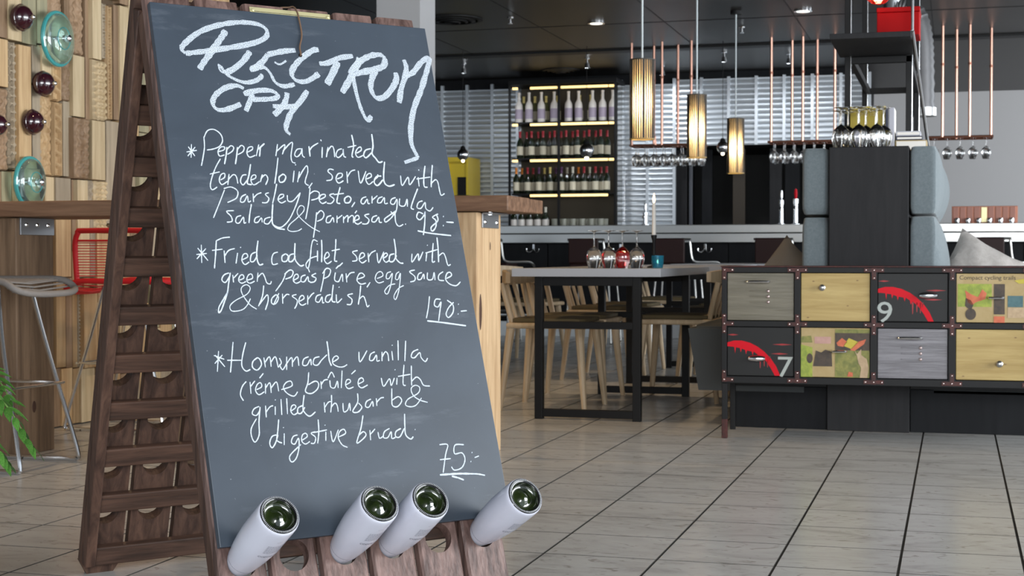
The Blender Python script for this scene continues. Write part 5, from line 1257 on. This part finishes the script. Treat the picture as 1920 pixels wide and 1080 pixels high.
# ================================================================== COPPER HANGING GLASS RACKS
def hang_rack(label, pxs, y, pbot, x0p, x1p, nx, ny, xtra=()):
    zb = atY(pxs[0], pbot, y).z; xa, xb = atY(x0p, pbot, y).x, atY(x1p, pbot, y).x
    t = thing('hanging_glass_rack', label, 'rack', ((xa+xb)/2, y, zb)); cxm = (xa+xb)/2; w = (xb-xa)/2
    for i, px in enumerate(pxs):
        yy = y+(.0 if i % 2 == 0 else .25); X = atY(px, 200, yy).x-cxm
        m = MB(); m.tube([(X, yy-y, 0), (X, yy-y, CEIL-zb-.001)], .0125, 8); m.build('hanger_rod', M_copper, t, True)
        m = MB(); m.tube([(X, yy-y, .62), (X, yy-y, .64)], .016, 8); m.build('rod_collar', M_dcopper, t, True)
    m = MB(); m.tube([(-w, 0, 0), (w, 0, 0), (w, .25, 0), (-w, .25, 0)], .011, 8, closed=True); m.build('rack_frame', M_dcopper, t)
    for k in range(nx*2):
        x = -w+2*w*(k//2+.5)/nx+(-.019 if k % 2 else .019); m = MB(); m.tube([(x, .0, -.004), (x, .25, -.004)], .005, 6); m.build('rail', M_dcopper, t)
    return t, zb, cxm, w
hg = None
def hang_glasses(zb, cxm, w, y, nx, ny, where):
    global hg
    k = 0
    for j in range(ny):
        for i in range(nx):
            lab = f'{ORD[i]} wine glass from the left in the {("front","rear")[j]} row hanging from the {where} copper rack'
            if hg is None: hg = wine_glass(lab, 'x', 1.05, 12); o = hg
            else: o = dup(hg, lab)
            o['label'] = lab; o['group'] = f'wine glasses hanging from the {where} copper rack'
            x = cxm-w+2*w*(i+.5)/nx; o.location = (x, y+.07+.12*j, zb-.004-.1765*1.05)
t, zb, c, w = hang_rack('copper pipe glass rack hanging over the bar behind the pendant lamps', (1184, 1226, 1241, 1271, 1296), 14.1, 273, 1181, 1318, 8, 2); hang_glasses(zb, c, w, 14.1, 8, 2, 'left')
m = MB(); a = atY(1184, 258, 14.05).x-c; b = atY(1228, 258, 14.05).x-c; h = atY(1184, 258, 14.1).z-zb
m.tube([(a, -.03, 0), (a, -.03, h), (b, -.03, h), (b, -.03, 0)], .0125, 8); m.build('u_bracket', M_copper, t)
t, zb, c, w = hang_rack('copper pipe glass rack hanging over the bar left of the metal shelf', (1446, 1485, 1505, 1532, 1565), 14.1, 266, 1440, 1572, 7, 2); hang_glasses(zb, c, w, 14.1, 7, 2, 'middle')
t, zb, c, w = hang_rack('copper pipe glass rack hanging at the far right before the plain wall', (1767, 1793, 1818, 1858), 13.8, 257, 1740, 1862, 5, 1); hang_glasses(zb, c, w, 13.8, 5, 1, 'right')

# ================================================================== PENDANT LAMPS
M_shade = bpy.data.materials.new('lamp_paper'); M_shade.use_nodes = True
nt = M_shade.node_tree; nt.nodes.clear()
o_ = nt.nodes.new('ShaderNodeOutputMaterial'); tr = nt.nodes.new('ShaderNodeBsdfTranslucent'); df = nt.nodes.new('ShaderNodeBsdfDiffuse'); mxs = nt.nodes.new('ShaderNodeMixShader')
tr.inputs[0].default_value = (0.82, 0.68, 0.44, 1); df.inputs[0].default_value = (0.55, 0.45, 0.30, 1); mxs.inputs[0].default_value = .7
nt.links.new(df.outputs[0], mxs.inputs[1]); nt.links.new(tr.outputs[0], mxs.inputs[2]); nt.links.new(mxs.outputs[0], o_.inputs[0])
M_slat = mat('shade_slat', (0.045, 0.038, 0.030), .5)
def pendant(px, y, z, label):
    q = atY(px, 200, y); t = thing('pendant_lamp', label, 'lamp', (q.x, y, z), 0, 'slatted cylinder pendant lamps over the grey tables')
    H, R_ = .45, .070
    m = MB(); m.lathe([(R_-.006, -H/2+.004), (R_-.006, H/2-.004)], 32, cap=False); m.build('inner_shade', M_shade, t, True)
    for k in range(30):
        a = 2*pi*k/30; m = MB(); w = .0034 if k % 6 else .007
        m.box(R_-.004, -w, -H/2, R_+.000, w, H/2, Matrix.Rotation(a, 4, 'Z')); m.build('slat', M_slat, t)
    for zz in (-H/2, H/2-.006):
        m = MB(); m.lathe([(R_-.008, zz), (R_+.002, zz), (R_+.002, zz+.006), (R_-.008, zz+.006), (R_-.008, zz)], 32, cap=False); m.build('ring', M_dpale if zz < 0 else M_slat, t, True)
    m = MB(); m.lathe([(.018, H/2-.02), (.018, .10), (.012, .085)], 12); m.build('socket', M_white, t, True)
    for k in range(3):
        m = MB(); a = k*2*pi/3; m.tube([(.01*cos(a), .01*sin(a), H/2-.008), (R_*cos(a)*.93, R_*sin(a)*.93, H/2-.003)], .002, 5); m.build('spoke', M_slat, t)
    m = MB(); m.ball((0, 0, .045), .028, 14, 1.35); m.build('bulb', M_bulb, t, True)
    m = MB(); m.tube([(0, 0, H/2-.02), (0, 0, CEIL-z)], .0055, 8); m.build('cord', mat('pale_cord', (0.62, 0.68, 0.70), .4), t, True)
    m = MB(); m.lathe([(.045, CEIL-z-.03), (.045, CEIL-z-.001)], 16); m.build('ceiling_rose', M_black, t, True)
    l = bpy.data.lights.new('bulb_light', 'POINT'); l.energy = 7; l.color = (1, .80, .52); l.shadow_soft_size = .035
    lo = bpy.data.objects.new('bulb_light', l); COL.objects.link(lo); lo.parent = t; lo.location = (0, 0, -.03)
pendant(1204, 8.46, 1.68, 'largest and nearest slatted cylinder pendant lamp, glowing warm')
pendant(1306.5, 10.83, 1.725, 'middle slatted cylinder pendant lamp of the row of three')
pendant(1379.5, 12.5, 1.70, 'farthest slatted cylinder pendant lamp, at the right of the three')
def globe(px, py, y, label, r=.058):
    q = atY(px, py, y); t = thing('chrome_globe_lamp', label, 'lamp', q)
    m = MB(); m.ball((0, 0, 0), r, 18); m.build('globe', M_steel, t, True)
    m = MB(); m.lathe([(r*.5, r*.88), (r*.35, r*1.35), (.006, r*1.5)], 12); m.build('cap', M_black, t, True)
    m = MB(); m.ball((0, 0, -r*1.02), r*.28, 10); m.build('bulb', M_bulb, t, True)
    m = MB(); m.tube([(0, 0, r*1.4), (0, 0, CEIL-q.z)], .0025, 5); m.build('cord', M_black, t)
globe(868, 290, 14.2, 'small chrome globe lamp in front of the yellow cabinet'); globe(1100, 282, 14.2, 'small chrome globe lamp hanging before the wine cabinet', .07)
globe(1355, 276, 14.2, 'small chrome globe lamp beside the farthest pendant')
# ceiling fittings
for px, py, lab in ((1118, 42, 'round recessed ceiling downlight above the wine cabinet'), (1506, 19, 'round recessed ceiling downlight left of the metal shelf')):
    q = atZ(px, py, CEIL); t = thing('downlight', lab, 'light', (q.x, q.y, CEIL))
    m = MB(); m.lathe([(.075, -.001), (.075, -.012), (.055, -.012), (.055, -.001)], 24); m.build('trim_ring', M_steel, t, True); m = MB(); m.lathe([(.054, -.010), (.001, -.014)], 20, cap=False); m.build('lens', M_down, t)
for px, py, r, lab in ((848, 36, .26, 'round black ceiling air vent near the chalkboard'), (1052, 131, .20, 'round black ceiling air vent above the wine cabinet')):
    q = atZ(px, py, CEIL); t = thing('ceiling_vent', lab, 'vent', (q.x, q.y, CEIL))
    for k in range(4):
        m = MB(); rr = r*(1-.24*k); m.lathe([(rr, -.001-.008*k), (rr, -.010-.008*k), (rr*.84, -.016-.008*k)], 28, cap=False); m.build('vent_ring', M_black, t, True)
    m = MB(); m.lathe([(r, -.0005), (.001, -.0006)], 28, cap=False); m.build('vent_throat', M_black, t)
for k, (px, py) in enumerate(((957, 32), (1391, 50))):
    q = atZ(px, py, CEIL); t = thing('sprinkler_head', ('chrome sprinkler head on the ceiling above the wine cabinet', 'chrome sprinkler head on the ceiling right of the farthest pendant cord')[k], 'sprinkler', (q.x, q.y, CEIL))
    m = MB(); m.lathe([(.028, -.001), (.024, -.012), (.009, -.016), (.009, -.05)], 12); m.build('body', M_steel, t, True); m = MB(); m.lathe([(.022, -.052), (.022, -.056)], 12); m.build('deflector', M_steel, t)
for k, (px, py) in enumerate(((870, 119), (1101, 109), (1242, 123), (1358, 97), (1480, 100))):
    q = atZ(px, py, CEIL); t = thing('ceiling_spot', ORD[k]+' small chrome spotlight from the left on the ceiling behind the track', 'spotlight', (q.x, q.y, CEIL), 0, 'small ceiling spotlights over the bar')
    m = MB(); m.lathe([(.030, -.001), (.030, -.01), (.008, -.012), (.008, -.05)], 12); m.build('mount', M_steel, t, True)
    m = MB(); m.lathe([(.024, -.052), (.030, -.10), (.026, -.10), (.020, -.06)], 14, cap=False); m.build('spot_head', M_steel, t, True)
    l = bpy.data.lights.new('spot_light', 'SPOT'); l.energy = 20; l.color = (.92, .96, 1.0); l.spot_size = radians(130); l.spot_blend = .6; l.shadow_soft_size = .02
    lo = bpy.data.objects.new('spot_light', l); COL.objects.link(lo); lo.parent = t; lo.location = (0, 0, -.11); lo.rotation_euler = (radians(28), 0, 0)
# ventilation duct elbow at right
q = atY(1708, 100, 11.5); t = thing('ventilation_duct', 'bent silver ventilation duct behind the metal shelf', 'duct', q)
m = MB(); P = bez([(-.12, .0, .33), (-.05, 0, .32), (.03, 0, .26), (.07, 0, .10), (.08, 0, -.1), (.085, 0, -.42)], 8)
m.tube(P, .085, 16, radii=[.088 if i % 2 else .080 for i in range(len(P))]); m.build('duct_pipe', mat('duct_foil', (0.13, 0.13, 0.135), .5, .6), t, True)
m = MB(); m.tube([(-.12, 0, .33), (-.12, 0, CEIL-q.z)], .08, 14); m.build('riser', M_zinc, t, True)
m = MB(); m.tube([(.085, 0, -.40), (.085, 0, -.46)], .10, 16); m.build('collar', M_stain, t, True)
m = MB(); m.lathe([(.07, 0), (.06, .02), (.001, .03)], 16, Matrix.Translation((-.10, -.09, .02)) @ Matrix.Rotation(pi/2, 4, 'X')); m.build('end_cap', M_black, t, True)

# ================================================================== POTTED PLANT at the left edge
pl0 = Vector((cos(YAW), sin(YAW), 0))*(-1.33)+Vector((-sin(YAW), cos(YAW), 0))*3.3
plant = thing('potted_fern', 'potted leafy green plant reaching into the left edge of the photo', 'plant', pl0)
m = MB(); m.lathe([(.10, 0), (.13, .02), (.145, .24), (.135, .24), (.13, .21), (.001, .20)], 28); m.build('pot', M_pot, plant, True)
lm = MB(); n = 6; vs = []; fs = []
for i in range(n+1):
    u = i/n; w = .62*sin(pi*u**.8)*(1-.25*u) if 0 < i < n else 0; vs += [(-w*.30, u, .05*sin(pi*u)+.03*w), (0, u, .05*sin(pi*u)-.02), (w*.30, u, .05*sin(pi*u)+.03*w)]
for i in range(n): k = 3*i; fs += [(k, k+1, k+4, k+3), (k+1, k+2, k+5, k+4)]
lm.add(vs, fs); lmesh = lm.mesh('leaf', M_leaf, True)
RR = random.Random(11)
right = Vector((cos(YAW), sin(YAW), 0)); fwd = Vector((-sin(YAW), cos(YAW), 0))
def frond(pts, n, size):
    P = bez([(right*a+fwd*b+Vector((0, 0, c))) for a, b, c in pts], 8)
    m = MB(); m.tube(P, .004, 6, radii=[.0045*(1-.7*i/(len(P)-1)) for i in range(len(P))]); st = m.build('stem', M_stem, plant, True)
    for k in range(n):
        f = .22+.78*k/(n-1); i = min(len(P)-2, int(f*(len(P)-1))); p = P[i].lerp(P[i+1], f*(len(P)-1)-i); t = (P[i+1]-P[i]).normalized()
        for s in (-1, 1):
            sd = t.cross(Vector((0, 0, 1))).normalized()*s
            d = (sd*.75+t*.9+Vector((RR.uniform(-.2, .2), RR.uniform(-.2, .2), RR.uniform(-.35, .15)))).normalized()
            zz = (Vector((0, 0, 1))+fwd*-.5-d*d.z); xx = d.cross(zz).normalized(); zz = xx.cross(d)
            o = bpy.data.objects.new('leaf', lmesh); COL.objects.link(o); o.parent = st; L = size*(1-.35*f)*RR.uniform(.85, 1.15)
            o.matrix_basis = Matrix(((xx.x*L, d.x*L, zz.x*L, p.x), (xx.y*L, d.y*L, zz.y*L, p.y), (xx.z*L, d.z*L, zz.z*L, p.z), (0, 0, 0, 1)))
# (right, toward, up) from the pot; photo shows one frond arching down to the right, one above it
frond([(0, 0, .2), (.06, -.02, .42), (.17, -.06, .535), (.255, -.08, .49), (.31, -.08, .40)], 15, .072)
frond([(0, 0, .2), (.05, -.05, .40), (.15, -.10, .48), (.23, -.12, .43), (.27, -.12, .37)], 14, .066)
frond([(0, 0, .2), (.05, .02, .45), (.12, .02, .56), (.20, .0, .55), (.25, -.02, .49)], 13, .064)
frond([(0, 0, .2), (.02, .02, .5), (.10, .02, .66), (.17, .02, .68)], 11, .06)
frond([(0, 0, .2), (-.06, .0, .45), (-.16, -.02, .6), (-.25, -.02, .58)], 11, .08)
